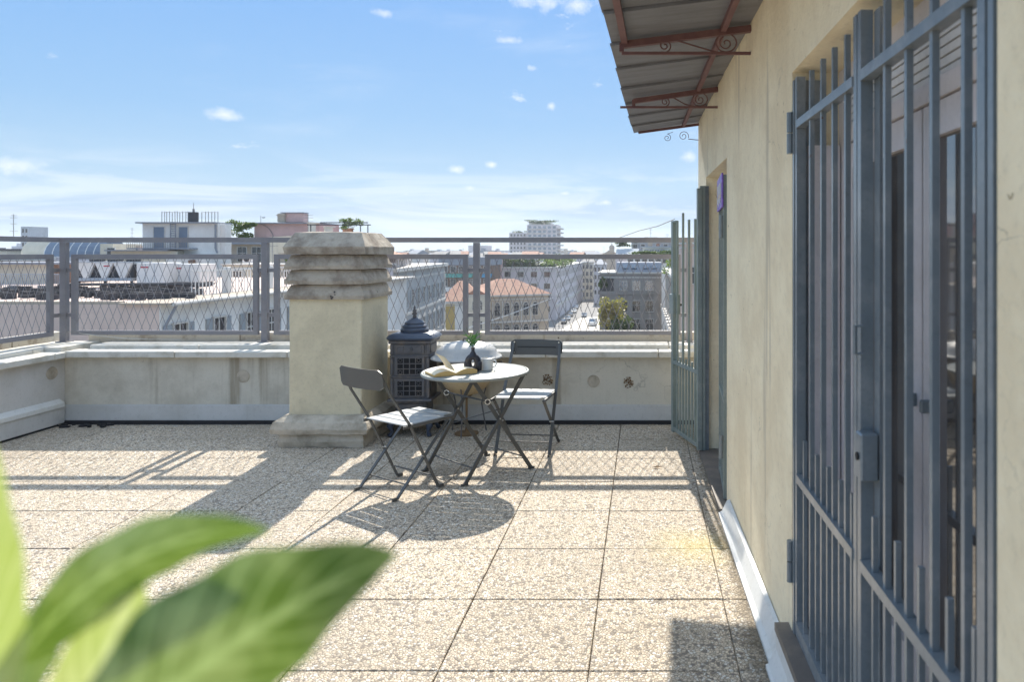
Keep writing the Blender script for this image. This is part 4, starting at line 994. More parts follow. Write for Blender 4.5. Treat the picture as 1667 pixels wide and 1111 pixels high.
for y in (31, 34.5, 38, 41.5): tag(MB().box((XG - 1.1, y, zt + .6), (.28, .28, 1.1), bev=.02).build('pier', M['c_white']), {31: 'nearest', 34.5: 'second nearest', 38: 'third nearest', 41.5: 'farthest'}[y] + ' white railing pier on the roof edge of the pink ended house', 'pier', 'white piers of the roof railing')
# HVAC units on this roof, Y about 36
def vunit(px0, px1, Y, top, label):
    x0, x1 = ax(px0, Y), ax(px1, Y); zb = zt; h = az(top, Y) - zb; w = x1 - x0
    u = thing('cooling_unit', label, 'cooling unit', (x0, Y, zb), 0, 'roof cooling machines')
    MB().span((0, 0, .35), (w, 1.6, .50)).build('bed_frame', M['c_steel'], u)
    lg = MB()
    for x in (0.05, w / 2, w - .05): lg.span((x - .05, .05, 0), (x + .05, .15, .349))
    lg.build('leg', M['c_dark'], u)
    n = 3
    for k in range(n):
        a = w * k / n; b = w * (k + 1) / n; m_ = (a + b) / 2; q = (b - a)
        MB().prism([(a, h), (b, h), (m_ + q * .12, .502), (m_ - q * .12, .502)], 'y', 0, 1.5).build('v_panel', M['c_white'], u)
    MB().span((0, .15, .502), (w, 1.4, h - .08)).build('coil', M['c_dark'], u)
    MB().span((0, -.02, h), (w, 1.52, h + .05)).build('top_deck', M['c_steel'], u)
    for k in range(n): MB().lathe([(q * .36, h + .051), (q * .38, h + .16), (q * .34, h + .16)], c=(w * (k + .5) / n, .8, 0), n=16).build('fan_collar', M['c_dark'], u)
    MB().box((w * .55, -.006, h - .16), (.28, .008, .06)).build('badge', M['c_red'], u)
vunit(124, 214, 36, 428, 'white cooling unit with dark V shaped coils, leftmost on the roof')
def box_unit(px0, px1, Y, top, label, red=True):
    x0, x1 = ax(px0, Y), ax(px1, Y); h = az(top, Y) - zt; w = x1 - x0
    u = thing('cooling_unit', label, 'cooling unit', (x0, Y, zt), 0, 'roof cooling machines')
    MB().span((0, 0, .25), (w, 1.4, h), bev=.02).build('casing', M['c_white'], u)
    MB().span((.1, .1, 0), (w - .1, 1.3, .249)).build('base', M['c_dark'], u)
    for k in range(1, 3): MB().span((w * k / 3 - .012, -.012, .3), (w * k / 3 + .012, -.001, h - .05)).build('seam', M['c_steel'], u)
    if red: MB().box((w * .3, -.006, h - .22), (.36, .008, .07)).build('badge', M['c_red'], u)
box_unit(222, 266, 36, 428, 'plain white cooling cabinet with red badge, centre of the roof')
box_unit(274, 326, 37, 430, 'wide white cooling cabinet right of the dark gap on the roof')
mb = MB()
rng = random.Random(3)
for k in range(190):
    px = rng.uniform(-20, 330); Y = rng.uniform(27.0, 34.5); mb.box((ax(px, Y), Y, zt + .12), (rng.uniform(.1, .6), .12, rng.uniform(.08, .3)))
for k in range(4): mb.tube([(ax(95, 33), 33 + k * .3, zt + .3), (ax(330, 33), 33 + k * .3, zt + .32)], .05, 6)
o = mb.build('pipework', M['c_dark']); tag(o, 'dark pipes and clutter in front of the roof cooling units', 'pipework', kind='stuff')
r = bld('pale rendered roof cabin behind the left wire panel', P2(-60, 41), P2(88, 41), 4, az(431, 41), 'c_cream', zbot=zt, name='roof_cabin', cat='cabin')
MB().span((-.2, -.25, r['_H'] + .003), (r['_L'] + .2, 4, r['_H'] + .12)).build('roof', M['c_lead'], r); MB().span((r['_L'] + .003, -.02, 0), (r['_L'] + .25, 4, r['_H'])).build('side_wall', M['c_brown'], r)
railing_city('thin dark railing in front of the pale roof cabin', P2(-10, 33), P2(96, 33), zt + .0, .8, 34, 'c_steel', .02, 'roof_railing')
# --- vault roofed block
Y = 95
r = bld('glazed barrel vault roofed block at the far left', P2(-60, Y), P2(155, Y), 20, az(419, Y), 'c_lilac', front=[([.6], [3, 5, 7, 9], 1.0, 1.2, 'blue')])
Hb = r['_H']; x0 = ax(60, Y) - ax(-60, Y); x1 = r['_L']; rad = 2.5
def vault(mb, xa, xb, rr, n=10, c=1.0):
    pr = [(1.0 + rr - rr * math.cos(math.pi * k / n), Hb + rr * .95 * math.sin(math.pi * k / n)) for k in range(n + 1)]
    mb.prism(pr, 'x', xa, xb)
mb = MB(); vault(mb, x0 - 3, x0, rad + .1); mb.build('vault_end', M['c_cream'], r)
n = 7
for k in range(n):
    mb = MB(); vault(mb, x0 + (x1 - x0) * k / n + .1, x0 + (x1 - x0) * (k + 1) / n, rad); mb.build('roof_panel', M['c_bluegrey'], r)
    mb = MB(); vault(mb, x0 + (x1 - x0) * k / n, x0 + (x1 - x0) * k / n + .1, rad + .06); mb.build('rib', M['c_white'], r)
MB().span((-4, -1.5, Hb - .4), (x0 + 2.5, 0.9, Hb + .1)).build('terrace_roof', M['c_white'], r)
# long low roofs between vault block and penthouse
r = bld('low cream roof block left of the penthouse with two blue doors', P2(150, 82), P2(236, 82), 12, az(421, 82), 'c_cream', cornice=.25)
bld('small cream attic block on the low roof behind the corner post', P2(163, 86), P2(184, 86), 5, az(397, 86), 'c_cream', zbot=az(421, 82), front=[([.5], [1.3], .9, .9, 'dark')])
r = bld('pale attic block with dark windows left of the two door penthouse', P2(184, 90), P2(228, 90), 6, az(401, 90), 'c_pink', zbot=-8, front=[([.3], [.8, 1.8, 2.7], .7, 1.0, 'dark')], cornice=.12)
# --- penthouse with two blue doors
Y = 68
ph = bld('white rooftop penthouse with two blue doors, ladder and water tank', P2(232, Y), P2(355, Y), 2.2, az(364, Y), 'c_white', zbot=-10)
Hh, Lp = ph['_H'], ph['_L']; zl = lambda py: az(py, Y) + 10; xl = lambda px: ax(px, Y) - ax(232, Y)
MB().span((-.35, -.5, Hh + .003), (xl(354), 2.4, Hh + .12)).build('roof', M['c_lead'], ph)
MB().span((xl(355) + .003, .4, 0), (xl(363), 1.2, Hh - .05)).build('wing_wall', M['c_white'], ph)
for a, b, t in ((251, 268, 370), (292, 306, 370)):
    dd = MB().span((xl(a), -.06, zl(404)), (xl(b), -.003, zl(t))).build('door', M['c_bluegrey'], ph)
    MB().span((xl(a) - .06, -.08, zl(404)), (xl(a) - .001, 0, zl(t) + .06)).span((xl(b) + .001, -.08, zl(404)), (xl(b) + .06, 0, zl(t) + .06)).build('door_frame', M['c_frame'], dd)
MB().tube([(xl(352), -.12, zl(366)), (xl(352), -.12, zl(404)), (xl(355), -.12, zl(412))], .09, 8).build('downpipe', M['c_lead'], ph)
ld = MB()
for px in (281, 289): ld.tube([(xl(px), -.3, zl(423)), (xl(px), -.3, zl(362))], .05, 5)
for k in range(18): z = zl(423) + (zl(362) - zl(423)) * k / 17; ld.tube([(xl(281), -.3, z), (xl(289), -.3, z)], .03, 4)
ld.build('ladder', M['c_lead'], ph)
MB().span((-.5, -1.4, zl(406)), (xl(322), 0, zl(404))).build('balcony', M['c_lead'], ph)
rl_ = MB(); rl_.tube([(-.5, -1.35, zl(388)), (xl(320), -1.35, zl(388))], .03, 5)
for k in range(34): x = -.5 + (xl(320) + .5) * k / 33; rl_.tube([(x, -1.35, zl(404)), (x, -1.35, zl(388))], .028, 4)
rl_.build('balcony_railing', M['c_stone'], ph)
MB().span((-2.2, -1.0, 0), (xl(300), 0, zl(409))).build('lower_wall', M['c_cream'], ph)
MB().span((-2.4, -1.6, zl(409)), (xl(290), 0.0, zl(407))).build('lower_roof', M['c_lead'], ph)
MB().span((xl(300), -2.6, 0), (xl(363), 0, zl(415))).build('lower_wall', M['c_white'], ph)
fl_ = MB().tube([(xl(343), -2.8, zl(447)), (xl(343), -2.8, zl(428))], .18, 10).tube([(xl(343), -2.8, zl(428)), (xl(342), -2.8, zl(423))], .28, 10).build('flue', M['c_brown'], ph)
tk = thing('water_tank', 'dark cylindrical water tank on the penthouse roof', 'tank', (ax(299, Y), Y + 1.5, az(364, Y) + .13))
MB().lathe([(.42, 0), (.43, .95), (.40, 1.0)], n=20).build('drum', M['c_dark'], tk)
MB().lathe([(.1, 1.0), (.1, 1.3), (.03, 1.35), (.02, 1.9)], n=8).build('mast', M['c_stone'], tk)
for i, (a, b) in enumerate(((247, 291), (314, 340))):
    n = 11 if i == 0 else 6
    q = thing('antenna_array', ('left' if i == 0 else 'right') + ' cluster of thin upright rods beside the water tank on the penthouse roof', 'antenna', (ax(a, Y), Y + 1.2, az(364, Y) + .13), 0, 'rod clusters on the penthouse roof')
    for k in range(n):
        x = (ax(b, Y) - ax(a, Y)) * k / (n - 1) + random.uniform(-.04, .04); MB().tube([(x, .2, 0), (x, .2, 1.0 + random.uniform(-.05, .1))], .035, 4).build('rod', M['c_stone'], q)
    MB().tube([(0, .2, .98), (ax(b, Y) - ax(a, Y), .2, .98)], .015, 4).build('crossbar', M['c_stone'], q)
# --- pink house
Y = 92
pk = bld('pink rooftop house with dark eave and terrace hedge behind the railing', P2(366, Y), P2(520, Y), 10, az(398, Y), 'c_beige', front=[([.35], [2.2, 4.0], 1.1, 2.0, 'plain'), ([.7], [7.2], 1.3, 1.4, 'plain'), ([.5], [9.6, 11.5], .9, 1.8, 'plain')])
MB().span((-.4, -1.0, pk['_H'] + .003), (pk['_L'], 10, pk['_H'] + .45)).build('eave', M['c_lead'], pk)
MB().span((-.3, -1.3, pk['_H'] - 2.7), (8.5, 0, pk['_H'] - 2.5)).span((-.3, -1.3, pk['_H'] - 2.5), (8.5, -1.2, pk['_H'] - 2.1)).build('balcony', M['c_beige'], pk)
u = bld('upper pink storey under the dark roof line of the rooftop house', P2(414, Y + 1), P2(520, Y + 1), 6, az(364, Y), 'c_rose', zbot=az(398, Y) + .46)
MB().span((ax(378, Y) - ax(414, Y), -.6, u['_H'] + .003), (u['_L'], 6.3, u['_H'] + .14)).build('roof', M['c_lead'], u)
a_ = MB().tube([(.3 + 2.2 * math.sin(t), -.1, .1 + 2.1 * math.cos(t) * 1.0) for t in [k * math.pi / 2 / 10 for k in range(11)]], .04, 5).build('arch_bar', M['c_stone'], u)
u = bld('tall pink stair tower on top of the rooftop house', P2(459, Y + 2), P2(494, Y + 2), 1.2, az(346, Y), 'c_rose', zbot=az(363, Y) + .17)
MB().span((-.15, -.15, u['_H'] + .003), (u['_L'] + .1, 1.3, u['_H'] + .12)).build('roof', M['c_lead'], u)
tag(MB().box((ax(447, Y), Y + 2, az(357, Y) + .25), (.9, .9, 1.1), bev=.05).box((ax(447, Y), Y + 2, az(349.5, Y)), (1.1, 1.1, .12)).build('chimney', M['c_beige']), 'stubby brick chimney beside the pink stair tower', 'chimney')
hedge('green hedge on the pink house terrace under the dark roof', P2(371, Y - 1), P2(414, Y - 1), az(384, Y), 1.5, M['fol_green'], 1100, .16, .5, 5)
dsh = thing('satellite_dish', 'small satellite dish on a thin mast left of the stubby chimney', 'satellite dish', (ax(429, Y), Y, az(363, Y)))
MB().tube([(-.35, 0, 0), (-.35, 0, .9)], .03, 5).build('mast', M['c_stone'], dsh); MB().lathe([(.02, 0), (.16, .04), (.25, .10)], c=(0, 0, .6), n=12).build('dish', M['c_dark'], dsh)
r = bld('cream lower block with terrace right of the white penthouse', P2(362, 60), P2(520, 60), 14, az(432, 60), 'c_cream', front=[([.5], [1.2, 3.4, 5.6], 1.0, 1.0, 'dark')], cornice=.12, zbot=-12)
acu = thing('air_conditioner', 'white air conditioner box on the cream block terrace', 'air conditioner', (ax(402, 60), 60.3, az(432, 60) + .1))
MB().box((0, 0, .4), (.9, .35, .65), bev=.03).build('casing', M['c_white'], acu); MB().lathe([(.24, -.0), (.24, .01)], c=(0, 0, 0), n=14).build('fan_guard', M['c_dark'], acu).matrix_basis = Matrix.Translation((-.1, -.185, .4)) @ Matrix.Rotation(R(90), 4, 'X')
hedge('small green shrub beside the chimney cap', P2(466, 58), P2(482, 58), az(431, 60) + .1, .9, M['fol_green'], 260, .1, .3, 6, 'shrub', 'shrub')
# --- pergola and shrub behind the chimney
Y = 75
pg = thing('pergola', 'thin dark pergola bars above the rooftops behind the chimney', 'pergola', (ax(500, Y), Y, 0))
w_ = ax(603, Y) - ax(500, Y); zz = az(367, Y)
MB().span((0, 0, zz), (w_, .12, zz + .1)).span((ax(528, Y) - ax(500, Y), -1, az(364, Y)), (w_ + .1, -.9, az(364, Y) + .1)).build('beam', M['c_dark'], pg)
for px in (505, 586, 598): MB().span((ax(px, Y) - ax(500, Y), 0, zz - 3), (ax(px, Y) - ax(500, Y) + .08, .08, zz - .001)).build('post', M['c_dark'], pg)
tree('small roof garden tree peeking above the chimney cap', ax(566, Y), Y + 1, az(385, Y), 1.9, 1.1, M['fol_green'], 800, .10, seed=4)
bld('plain cream block hidden behind the terrace chimney', P2(478, Y), P2(625, Y + 6), 10, az(384, Y), 'c_cream', front=[([1], [2, 5, 8], 1, 1.5)])
# --- grey classical palace
A, B = P2(640, 86), P2(724, 124)
L = math.hypot(B[0] - A[0], B[1] - A[1]); ztp = az(433, 124)
pa = bld('grey classical palace with tall windows and cornice right of the chimney', A, B, 22, ztp, 'c_grey', front=[([2.6], fr(9, L, 3), 1.25, 2.1, 'shutter'), ([7.0], fr(9, L, 3), 1.3, 2.6, 'shutter'), ([12.2], fr(9, L, 3), 1.3, 2.4, 'shutter')], cornice=.55)
for zc in (5.7, 10.9): MB().span((-.1, -.22, pa['_H'] - zc), (L + .1, -.003, pa['_H'] - zc + .35)).build('string_course', M['c_frame'], pa)
MB().span((0, -.12, pa['_H'] - 11), (.9, -.002, pa['_H'] - 1.3)).span((L - .9, -.12, pa['_H'] - 11), (L, -.002, pa['_H'] - 1.3)).build('corner_quoin', M['c_frame'], pa)
for x in fr(9, L, 3): MB().prism([(x - 1.0, pa['_H'] - 6.75), (x + 1.0, pa['_H'] - 6.75), (x, pa['_H'] - 6.2)], 'y', -.25, -.003).build('pediment', M['c_frame'], pa)
at_ = bld('pale attic storey with red tiled roof on the grey palace', (A[0] - 1, A[1] + 4), (B[0] - 3, B[1] - 8), 12, ztp + 1.6, 'c_lilac', zbot=ztp + .5, front=[([.2], fr(8, L - 12, 1), .9, .7, 'dark')])
rf_ = MB(); La = at_['_L']; Ha = at_['_H']
V = [(-2, -.6, Ha + .01), (La, -.6, Ha + .01), (La, 12, Ha + .01), (-2, 12, Ha + .01)]
rf_.prism([(-.6, Ha + .01), (12, Ha + .01), (7, Ha + 2.9)], 'x', -6, La * .62); rf_.build('tiled_roof', M['c_tile'], at_)
bld('white house flank with balconies just right of the terrace chimney', P2(600, 62), P2(640, 66), 12, az(432, 66), 'c_lilac', front=[([1.0, 4.2, 7.2], [1.2, 2.0 + .3], .6, 1.5, 'blue')], cornice=.2)
# --- villa with red roof
Y = 178
A, B = P2(783, Y), P2(893, Y + 8)
vl = bld('old villa with red tiled roof and arched windows beyond the wire panel', A, B, 16, az(484, Y), 'c_beige', front=[([2.2], fr(6, B[0] - A[0], 1.6), 1.3, 2.6, 'arch'), ([7.6], fr(6, B[0] - A[0], 1.6), 1.3, 2.4, 'arch')], cornice=.4, roof=(3.6, .7, 'c_tile'))
for x in fr(6, B[0] - A[0], 1.6): MB().span((x - 1.3, -.25, 2), (x - 1.05, -.003, vl['_H'] - 1.2)).build('pilaster', M['c_frame'], vl)
MB().span((-.3, -.5, vl['_H'] - 6.5), (vl['_L'] + .3, -.003, vl['_H'] - 6.1)).build('string_course', M['c_frame'], vl)
A, B = P2(721, Y - 6), P2(783, Y - 4)
v2 = bld('lower villa wing with ochre corner and red tiled roof', A, B, 20, az(491, Y), 'c_white', front=[([1.8], [5.8, 8.0], 1.1, 1.9, 'arch'), ([6.3], [5.8, 8.0], 1.1, 1.9, 'plain')], cornice=.3, roof=(4.4, .6, 'c_tile'))
MB().span((.02, -.05, 0), (2.7, -.003, v2['_H'] - .3)).build('ochre_wall', M['c_ochre'], v2)
v3 = bld('little gabled projection between the two villa wings', P2(762, Y - 8), P2(790, Y - 8), 6, az(481, Y - 8), 'c_cream', front=[([1.6], [1.4, 2.9], .7, 1.8, 'arch'), ([6.0], [1.4, 2.9], .7, 1.8, 'plain')], cornice=.2)
MB().prism([(-.4, v3['_H'] + .2), (v3['_L'] + .4, v3['_H'] + .2), (v3['_L'] / 2, v3['_H'] + 1.6)], 'y', -.3, 6).build('gable_roof', M['c_tile'], v3)
# --- block with green awnings
Y = 235
jb = bld('block with green awnings behind the red villa roof', P2(716, Y), P2(802, Y), 14, az(432, Y), 'c_brown', front=[([.4], fr(6, 16.5, 1.6), 1.7, 1.9, 'dark'), ([4.4], fr(6, 16.5, 1.6), 1.6, 2.2, 'plain')])
MB().span((-.3, -.3, jb['_H'] + .003), (jb['_L'] + .3, 14, jb['_H'] + 2.6)).build('mansard', M['c_lead'], jb)
MB().span((-.3, -1.6, jb['_H'] - 8.4), (jb['_L'], -.003, jb['_H'] - 7.0)).build('balcony', M['c_white'], jb)
for k in range(3): MB().prism([(-1.8, jb['_H'] - 3.9), (-.003, jb['_H'] - 2.7), (-.003, jb['_H'] - 3.9)], 'x', .8 + k * 3.3, 3.9 + k * 3.3).build('awning', M['c_teal'], jb)
MB().prism([(-1.8, jb['_H'] - 3.9), (-.003, jb['_H'] - 2.7), (-.003, jb['_H'] - 3.9)], 'x', jb['_L'] - 3.2, jb['_L'] - .2).build('awning', M['c_blue'], jb)
# --- lilac block with roof hedge and long receding flank
Y = 250; A, B = P2(812, Y), P2(905, Y); L = B[0] - A[0]
lb_ = bld('pale block with flat roof garden and long flank along the street', A, B, 150, az(437, Y), 'c_lilac', front=[([1.2, 5.2, 9.2, 13.0], fr(4, L, 3), 2.0, 1.8, 'dark')], right=[([1.2, 5.2, 9.2], [3 + 5 * k for k in range(28)], 1.6, 2.0, 'dark')], cornice=.5)
MB().span((L + .003, 0, 4.5), (L + .6, 150, 5.4)).build('ledge', M['c_frame'], lb_)
hedge('long green roof garden hedge on the pale block', (A[0] - 2, Y + 3, 0), (B[0] - 1, Y + 3, 0), az(436, Y), 2.6, M['fol_dark'], 3000, .42, 1.5, 8, name='roof_garden', cat='roof garden')
hedge('light green planting at the right end of the roof garden', (B[0] - 4, Y + 5, 0), (B[0] - .6, Y + 60, 0), az(437, Y) + .4, 2.8, M['fol_green'], 1500, .4, 2, 9, name='roof_garden', cat='roof garden')
tree('slender pale green roof tree at the corner of the roof garden', ax(903, Y), Y + 6, az(434, Y), 4.6, 1.3, M['fol_green'], 700, .3, seed=2)
bld('small pink stair house at the left end of the roof garden', P2(803, Y - 2), P2(815, Y - 2), 4, az(423, Y), 'c_rose', zbot=-22, front=[([1], [1.2], .8, 1.4)])
# --- tower
Y = 520
tw = bld('tall pale residential tower rising alone above the skyline', P2(858, Y), P2(907, Y), 22, az(366, Y), 'c_lilac', front=[([1.0 + 3.0 * k for k in range(12)], fr(6, 21.3, 2), 2.0, 1.6, 'blue')])
for k in range(12): MB().span((tw['_L'] + .003, -.8, tw['_H'] - 3 - 3 * k), (tw['_L'] + 2.6, 20, tw['_H'] - 2.1 - 3 * k)).build('balcony', M['c_frame'], tw)
for k in range(12): MB().span((-.2, -.5, tw['_H'] - 3.2 - 3 * k), (tw['_L'] * .62, -.003, tw['_H'] - 2.6 - 3 * k)).build('balcony', M['c_frame'], tw)
bld('lower wing attached to the left of the tall tower', P2(829, Y + 3), P2(857.8, Y + 3), 22, az(379, Y), 'c_lilac', front=[([1.0 + 3.0 * k for k in range(8)], fr(5, 12.4, 1.5), 1.1, 1.4, 'dark')])
bld('slim roof storey on top of the tall tower', P2(861, Y + 4), P2(898, Y + 4), 8, az(362.5, Y), 'c_white', zbot=az(366, Y) + .01)
hedge('roof trees on top of the tall tower', (ax(858, Y), Y + 2, 0), (ax(900, Y), Y + 2, 0), az(364, Y), 2.2, M['fol_dark'], 700, .55, 1.5, 10, 'roof garden', 'roof_garden')
hedge('low planting on the lower wing of the tower', (ax(831, Y), Y + 4, 0), (ax(855, Y), Y + 4, 0), az(379, Y), 1.2, M['fol_dark'], 200, .45, 1, 11, 'roof garden', 'roof_garden')
# --- street end houses
Y = 360
bld('cream house with balconies closing the end of the street', P2(946, Y), P2(966, Y), 20, az(428, Y), 'c_cream', front=[([1.0, 4.4, 7.8, 11.2, 14.6], fr(3, 6.0, 1.1), 1.1, 1.9, 'plain')], cornice=.5, roof=(3.2, .3, 'c_stone'))
bld('grey house with bay windows right of the street end', P2(966.5, Y - 30), P2(984, Y - 30), 20, az(432, Y - 30), 'c_lilac', front=[([1.0, 4.4, 7.8, 11.2], fr(3, 4.8, .8), .9, 1.8, 'dark')], cornice=.4, roof=(2.2, .3, 'c_lead'))
bld('dark shop fronted block beyond the villa along the street', P2(893, 262), P2(903, 262), 12, az(492, 262), 'c_stone', front=[([1], [1.1], 1, 1.6)])
# --- dark stone office building right
Y = 152; A, B = P2(976, Y), P2(1077, Y); L = B[0] - A[0]
cx = [ax(p, Y) - A[0] for p in (1015, 1036, 1057)]
ob = bld('grey stone office building with large square windows beyond the wire', A, B, 18, az(446, Y), 'c_stone', front=[([1.6], cx, 1.45, 1.8, 'blue'), ([5.6, 9.4, 13.2], [ax(992, Y) - A[0]] + cx, 1.6, 2.2, 'plain')], cornice=.4)
MB().prism([(0.4, ob['_H'] + .35), (1.8, ob['_H'] + 2.3), (14, ob['_H'] + 2.3), (15, ob['_H'] + .35)], 'x', ax(1003, Y) - A[0], L).build('mansard', M['c_lead'], ob)
for p in (1018, 1032, 1052, 1065): MB().prism([(.9, ob['_H'] + .8), (.55, ob['_H'] + 1.2), (1.3, ob['_H'] + 1.9), (1.6, ob['_H'] + 1.6)], 'x', ax(p, Y) - A[0] - .6, ax(p, Y) - A[0] + .6).build('skylight', M['pane_sky'], ob)
MB().span((0, -.3, ob['_H'] - 4.3), (L, -.003, ob['_H'] - 3.8)).build('string_course', M['c_stone'], ob)
for p in (1004, 1025.5, 1046.5, 1068): MB().span((ax(p, Y) - A[0] - .5, -.2, 0), (ax(p, Y) - A[0] + .5, -.003, ob['_H'] - 4.4)).build('pilaster', M['c_stone'], ob)
MB().span((ax(977, Y) - A[0], -.04, ob['_H'] - 3.6), (ax(999, Y) - A[0], -.003, ob['_H'] - .9)).build('loggia', M['c_dark'], ob)
hedge('green plants filling the dark loggia of the stone office', (ax(977, Y), Y - .6, 0), (ax(988, Y), Y - .6, 0), az(466, Y), 1.9, M['fol_green'], 400, .2, .4, 12, 'roof garden', 'roof_garden')
tree('golden autumn tree standing in front of the stone office', ax(998, 138), 138, GZ, 16.8 - 2.3, 3.3, M['fol_gold'], 2600, .26, seed=21)
tree('dark green tree beside the golden one in front of the stone office', ax(1008, 133), 133, GZ, 11.5, 2.5, M['fol_dark'], 1900, .26, seed=22)
tree('short golden tree low at the street side of the stone office', ax(978, 132), 132, GZ, 10.2, 2.4, M['fol_gold'], 1500, .25, seed=23)
# --- terraces above it
Y = 185
tr_ = bld('white roof terrace house with turquoise windows above the stone office', P2(1046, Y), P2(1125, Y), 10, az(403, Y), 'c_white', front=[([.6], fr(4, 6.0, 1.0), 1.1, 1.5, 'blue')])
MB().span((-.4, -.9, tr_['_H'] + .003), (tr_['_L'], 10, tr_['_H'] + .25)).build('roof', M['c_steel'], tr_)
hedge('light green terrace hedge in front of the turquoise windows', (ax(1024, Y - 4), Y - 4, 0), (ax(1112, Y - 4), Y - 4, 0), az(417, Y - 4), 1.1, M['fol_green'], 1800, .24, .7, 13)
bld('flat white terrace block under the light green hedge', P2(1020, Y - 5), P2(1130, Y - 5), 8, az(417, Y - 5), 'c_white', front=[([.8], fr(9, 15.5, 1), 1.2, .9, 'dark')])
r = bld('pale blue sloping roofed house left of the terrace hedge', P2(1002, Y + 6), P2(1040, Y + 6), 10, az(420, Y + 6), 'c_lilac')
MB().prism([(-.3, r['_H'] + .01), (5.5, r['_H'] + 2.4), (6, r['_H'] + .01)], 'x', 0, r['_L']).build('roof', M['c_steel'], r)
hedge('dark green plants on the ridge above the pale blue roof', (ax(1004, Y + 12), Y + 12, 0), (ax(1036, Y + 12), Y + 12, 0), az(401, Y + 12), 1.2, M['fol_dark'], 700, .22, .7, 14)
bld('grey attic block with dark windows above the roof terrace house', P2(1028, Y + 16), P2(1125, Y + 16), 8, az(395, Y + 16), 'c_lead', front=[([.5], fr(7, 14.5, 1), 1.1, 1.1, 'dark')], cornice=.15)
dm = thing('church_dome', 'small distant church lantern and gable on the horizon', 'church', (ax(996, 420), 420, GZ))
hz = az(409, 420) - GZ
MB().span((-7, 0, 0), (4, 12, hz - 2.5)).prism([(-7, hz - 2.49), (4, hz - 2.49), (-.5, hz + 1)], 'y', 0, 12).build('nave', M['c_beige'], dm)
MB().lathe([(1.5, hz - 1), (1.5, hz + 1.8), (1.7, hz + 2), (1.1, hz + 3.2), (.3, hz + 3.8), (.1, hz + 5)], n=12).build('lantern', M['c_beige'], dm)
# --- right flank houses seen past the gate
rb = bld('beige terrace house flank receding behind the open gate leaf', (4.4, 62), (20, 62), 88, -2.35, 'c_beige', left=[([1.2, 5.0, 8.8], [4 + 5 * k for k in range(16)], 1.3, 2.0, 'plain')], cornice=.5)
for k in range(16): MB().span((-1.1, 3 + 5 * k, rb['_H'] - 7.4), (-.003, 5.4 + 5 * k, rb['_H'] - 7.2)).span((-1.1, 3 + 5 * k, rb['_H'] - 7.2), (-1.02, 5.4 + 5 * k, rb['_H'] - 6.3)).build('balcony', M['c_white'], rb)
hedge('bright green shrubs on the roof behind the open gate leaf', (ax(1086, 120), 120, 0), (ax(1112, 100), 100, 0), -1.9, 2.0, M['fol_green'], 900, .2, .8, 15)
bld('pink plastered gable wall seen between the gate bars', P2(1108, 45), P2(1160, 45), 10, az(398, 45), 'c_pink', zbot=-14, front=[([1.4], [1.0, 2.6], .6, 1.0, 'plain')], cornice=.12)
# --- far skyline, one thing each
rng = random.Random(12)
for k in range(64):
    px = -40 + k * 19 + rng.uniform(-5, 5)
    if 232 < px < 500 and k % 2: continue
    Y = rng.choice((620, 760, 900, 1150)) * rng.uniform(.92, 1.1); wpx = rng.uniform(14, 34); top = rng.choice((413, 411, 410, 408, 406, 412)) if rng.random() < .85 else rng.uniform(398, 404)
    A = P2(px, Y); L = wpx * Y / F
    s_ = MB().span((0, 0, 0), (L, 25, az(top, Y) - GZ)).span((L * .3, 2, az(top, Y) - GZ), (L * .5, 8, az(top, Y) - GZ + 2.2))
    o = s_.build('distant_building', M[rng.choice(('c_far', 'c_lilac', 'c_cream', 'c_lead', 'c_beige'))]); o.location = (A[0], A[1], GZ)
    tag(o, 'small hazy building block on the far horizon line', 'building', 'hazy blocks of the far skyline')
# a second, nearer field of roofs to fill the middle distance
for k in range(46):
    px = 640 + k * 10.5 + rng.uniform(-4, 4); Y = rng.choice((390, 440, 480)) * rng.uniform(.95, 1.05); wpx = rng.uniform(14, 26); top = rng.uniform(413, 421)
    if 905 < px + wpx / 2 < 950: top += 3
    A = P2(px, Y); L = wpx * Y / F; zt_ = az(top, Y) - GZ
    wm_ = rng.choice(('c_cream', 'c_white', 'c_lilac', 'c_grey', 'c_beige')); rm_ = rng.choice(('c_tile', 'c_lead', 'c_stone', 'c_stone'))
    where = ('right of the grey palace roof', 'above the green awnings', 'left below the tall tower', 'under the tall tower', 'right of the tall tower', 'left of the church lantern', 'by the church lantern', 'above the stone office')[min(7, max(0, int((px - 640) / 60)))]
    lb2 = '%s house with %s roof in the jumble %s' % ({'c_cream': 'cream', 'c_white': 'white', 'c_lilac': 'lilac', 'c_grey': 'grey', 'c_beige': 'beige'}[wm_], {'c_tile': 'red', 'c_lead': 'blue grey', 'c_stone': 'stone grey'}[rm_], where)
    r = thing('distant_house', lb2, 'building', (A[0], A[1], GZ), rng.uniform(-.3, .3), 'jumbled rooftops of the middle distance')
    MB().span((0, 0, 0), (L, 14, zt_)).build('wall', M[wm_], r)
    MB().prism([(-.4, zt_ + .01), (14.4, zt_ + .01), (7, zt_ + 2.2)], 'x', -.3, L + .3).build('roof', M[rm_], r)
